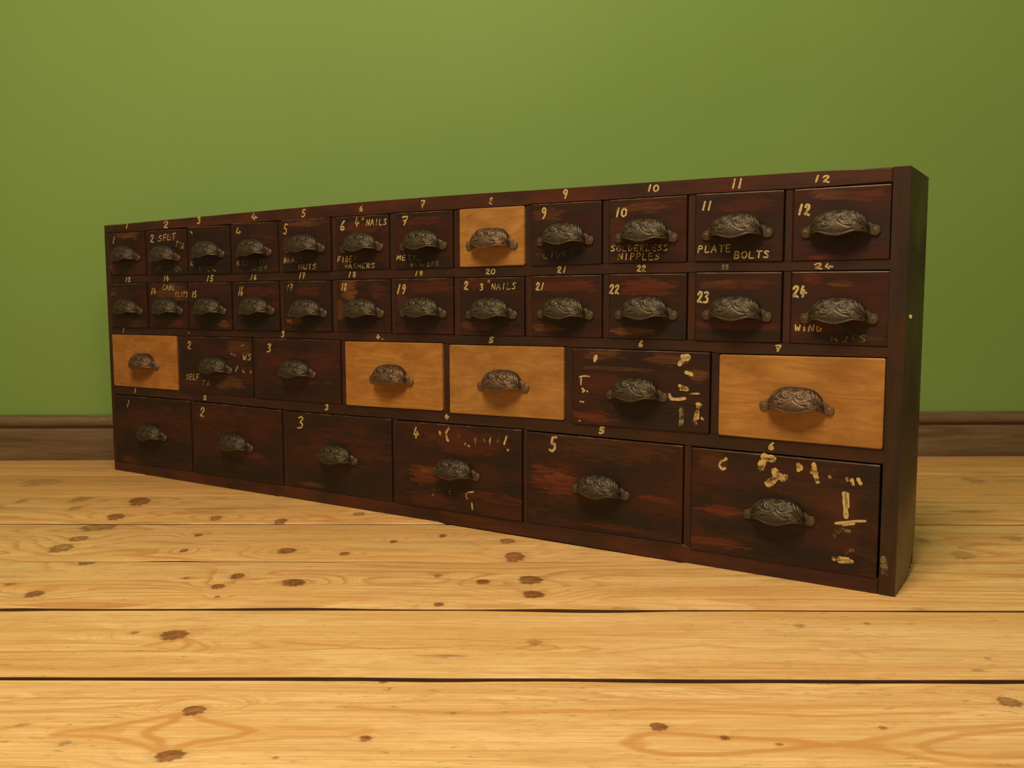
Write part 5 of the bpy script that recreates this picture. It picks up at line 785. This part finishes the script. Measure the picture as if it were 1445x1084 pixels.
def cup_bm():
    bm = bmesh.new(); NXs, NA = 108, 40
    HW = 35.0
    def lip(x): return -2.2 - 4.3 * math.exp(-(x / 13.5) ** 2) + 1.0 * math.exp(-((abs(x) - 21) / 5.0) ** 2)
    def surf(u, t, inset=0.0):
        x = u * (HW - inset)
        k = max(0.0, 1 - abs(u) ** 3.3)
        zt = lip(x) + 0.9 + (23.8 - lip(x) - inset) * k ** 0.62
        dp = 0.5 + (22.0 - inset) * max(0.0, 1 - abs(u) ** 2.9) ** 0.54
        a = t * math.pi / 2
        y = -dp * math.sin(a) ** 0.92 if a > 0 else 0
        z = lip(x) + (zt - lip(x)) * max(0, math.cos(a)) ** 0.92
        return Vector((x, y, z))
    outer = []
    for i in range(NXs + 1):
        u = -1 + 2 * i / NXs; u = math.sin(u * math.pi / 2) * 0.6 + u * 0.4
        col = []
        for j in range(NA + 1):
            t = j / NA
            p = surf(u, t)
            e = 0.004
            du = surf(min(1, u + e), t) - surf(max(-1, u - e), t); dv = surf(u, min(1, t + e)) - surf(u, max(0, t - e))
            nn = dv.cross(du)
            if nn.length < 1e-9: nn = Vector((0, -1, 0))
            nn.normalize()
            if nn.dot(Vector((p.x * 0.3, -10, 8 + p.z * 0.5))) < 0: nn.negate()
            zp = (1 - t) * 42.0
            r = relief(p.x, zp)
            edge = min(1.0, j / 3.0)
            rim = 0.9 * math.exp(-((1 - t) * 34 / 1.2) ** 2)
            col.append(bm.verts.new(p + nn * (r * 1.25 * edge + rim)))
            RELIEF_TONE.append(min(1.0, r * edge + rim * 0.9))
        outer.append(col)
    inner = []
    NI = 26; NJ = 9
    for a, c in zip(outer, outer[1:]):
        for j in range(NA): bm.faces.new((a[j], a[j + 1], c[j + 1], c[j]))
    # inside shell
    for i in range(NXs + 1):
        u = -1 + 2 * i / NXs; u = math.sin(u * math.pi / 2) * 0.6 + u * 0.4
        inner.append([bm.verts.new(surf(u, j / NJ, 2.2) + Vector((0, 0, 0.0))) for j in range(NJ + 1)])
    for a, c in zip(inner, inner[1:]):
        for j in range(NJ): bm.faces.new((a[j], c[j], c[j + 1], a[j + 1]))
    for i in range(NXs): bm.faces.new((outer[i][NA], inner[i][NJ], inner[i + 1][NJ], outer[i + 1][NA]))
    n_shell = len(bm.faces)
    # flat ears with a screw in each
    for sgn in (1, -1):
        out = [(24, 14.0), (28.5, 12.2), (32.5, 9.4), (37, 7.0)]
        for k in range(13):
            a = math.radians(100 - 200 * k / 12); out.append((39.1 + 6.4 * math.cos(a), -0.6 + 6.3 * math.sin(a)))
        out += [(35.5, -6.0), (32.0, -4.6), (26, -2.9)]
        f = []; bk = []; mid = []
        for (x, z) in out:
            cx, cz = 36, 0
            f.append(bm.verts.new((sgn * (x + (cx - x) * 0.10), -3.2 - max(0, 35 - x) * 0.62, z + (cz - z) * 0.12)))
            mid.append(bm.verts.new((sgn * x, -2.2 - max(0, 34 - x) * 0.6, z)))
            bk.append(bm.verts.new((sgn * x, 0.0, z)))
        n_ = len(out); bm.faces.new(f); bm.faces.new(bk)
        for k in range(n_):
            q = (k + 1) % n_
            bm.faces.new((f[k], mid[k], mid[q], f[q])); bm.faces.new((mid[k], bk[k], bk[q], mid[q]))
        # raised rib down to the ear and screw head
        rings = []
        for rr, yy in ((3.6, -3.0), (3.3, -3.5), (2.2, -3.9), (1.0, -4.0)):
            rings.append([bm.verts.new((sgn * 39.6 + rr * math.cos(k * math.pi / 6), yy, -0.6 + rr * math.sin(k * math.pi / 6))) for k in range(12)])
        for a, c in zip(rings, rings[1:]):
            for k in range(12): bm.faces.new((a[k], a[(k + 1) % 12], c[(k + 1) % 12], c[k]))
        bm.faces.new(rings[-1])
        rings = []
        for rr, yy in ((5.7, -3.0), (5.3, -3.45), (4.9, -3.45), (4.6, -3.0)):
            rings.append([bm.verts.new((sgn * 39.3 + rr * math.cos(k * math.pi / 8), yy, -0.6 + rr * 0.97 * math.sin(k * math.pi / 8))) for k in range(16)])
        for a, c in zip(rings, rings[1:]):
            for k in range(16): bm.faces.new((a[k], a[(k + 1) % 16], c[(k + 1) % 16], c[k]))
    bm.faces.ensure_lookup_table()
    for k, fc in enumerate(bm.faces): fc.smooth = k < n_shell
    bmesh.ops.scale(bm, vec=(0.001, 0.001, 0.001), verts=bm.verts)
    return bm
pulls = {}
for key, mat in (('iron', M_IRON), ('copper', M_COPPER)):
    me = bpy.data.meshes.new('cup_pull')
    bm = cup_bm() if key == 'iron' else None
    if bm:
        bmesh.ops.recalc_face_normals(bm, faces=bm.faces); bm.to_mesh(me); bm.free()
        at = me.attributes.new('relief_tone', 'FLOAT', 'POINT')
        for k in range(len(me.vertices)): at.data[k].value = RELIEF_TONE[k] if k < len(RELIEF_TONE) else 0.55
    else:
        me = pulls['iron'].copy()
    me.materials.clear(); me.materials.append(mat); pulls[key] = me

LETTERED = {(0, 1): 'SPLIT PN', (0, 4): 'BRASS NUTS', (0, 5): '4 inch NAILS and FIBER WASHERS', (0, 6): 'METAL WASHERS', (0, 8): 'OLIVES',
            (0, 9): 'SOLDERLESS NIPPLES', (0, 10): 'PLATE BOLTS', (1, 1): 'CABL CLIPS', (1, 7): '3 inch NAILS', (1, 11): 'WING NUTS', (2, 1): 'SELF TA'}
drawers = {}
rnd = random.Random(11)
for ri, row in enumerate(ROWS):
    for di, q in enumerate(row):
        cx = round((q[0] + q[1]) / 2, 4); cz = round((q[2] + q[3] + q[4] + q[5]) / 4, 4)
        pine = (ri, di) in PINE
        proud = (0.0016 if pine else 0.0010) + rnd.uniform(-0.0006, 0.0010)
        gp = 0.0009; gt = 0.0013 if ri < 3 else 0.0020
        pts = [(q[0] + gp - cx, q[4] + 0.0004 - cz), (q[1] - gp - cx, q[5] + 0.0004 - cz), (q[1] - gp - cx, q[3] - gt - cz), (q[0] + gp - cx, q[2] - gt - cz)]
        # corners a little rounded from handling
        rc = 0.0022 if pine else 0.0012
        o2 = []
        for k in range(4):
            p = Vector(pts[k]); a = Vector(pts[k - 1]); c = Vector(pts[(k + 1) % 4])
            o2 += [tuple(p + (a - p).normalized() * rc), tuple(p + ((a - p).normalized() + (c - p).normalized()) * rc * 0.3), tuple(p + (c - p).normalized() * rc)]
        bm = bmesh.new(); prism(bm, o2, -proud, 0.013, 0.0013, 2)
        # drawer box behind the front
        prism(bm, [(pts[0][0] + .003, pts[0][1] + .001), (pts[1][0] - .003, pts[1][1] + .001), (pts[2][0] - .003, pts[2][1] - .004), (pts[3][0] + .003, pts[3][1] - .004)], 0.0125, DEP - 0.016)
        if pine:
            mat = bare_pine(ri * 3.1 + di * 1.9 + 1, {(2, 0): (1.0, .86, .72), (2, 3): (1.0, .93, .8), (2, 6): (.95, .93, .85)}.get((ri, di), (.93, .95, .95)))
        else:
            base = ((0.044, 0.0112, 0.0058), (0.018, 0.0074, 0.0046)) if rnd.random() < .6 else ((0.034, 0.0105, 0.006), (0.017, 0.0076, 0.0048))
            mat = dark_wood('stained_drawer', PATCHES.get('%d_%d' % (ri, di), ()), rnd.uniform(0, 50), base, streak=0.5)
        o = link('drawer', bm, mat, chest, loc=(cx, 0, cz))
        for p in o.data.polygons: p.use_smooth = False
        if not pine: rub_lit_edges(o)
        if pine: o['label'] = 'bare pale pine drawer front'
        elif (ri, di) in LETTERED: o['label'] = 'dark stained drawer lettered ' + LETTERED[(ri, di)] + ' in cream paint'
        drawers['%d_%d' % (ri, di)] = (o, proud)
        px, pz = PULLS[ri][di]
        h = bpy.data.objects.new('cup_pull', pulls['copper' if pine else 'iron']); C.objects.link(h)
        h.parent = o; h.location = (px, -proud, pz); h.rotation_euler[1] = rnd.uniform(-0.02, 0.02)
        if pine: h['label'] = 'brown coppery cup pull'
# crack across the big last drawer
o, proud = drawers['3_5']
bm = bmesh.new(); ribbon(bm, [(-0.1155, 0.022), (-0.09, 0.0195), (-0.06, 0.0175), (-0.045, 0.0172)], 0.0007, rnd)
link('crack', bm, M_HOLE, o, loc=(0, -proud - 0.0002, 0))

# ---- painted numbers and lettering
top_o = [x for x in chest.children if x.name.startswith('top_panel')][0]
def marks_owner(k):
    if k[0] != 'R': o, pr = drawers[k]; return o, pr
    return {'0': (top_o, 0.0), '9': (sd, 0.0)}.get(k[1], (rails.get(int(k[1])), -0.0008))
groups = {}
for key, name, style, strokes in MARKS:
    own, proud = marks_owner(key)
    bm = bmesh.new()
    for pts, wd in strokes: ribbon(bm, pts, wd, rnd)
    o = link(name, bm, M_PAINT[style], own, loc=(0, -proud - 0.00035 - 0.0001 * ('fresh', 'worn', 'faint').index(style), 0))
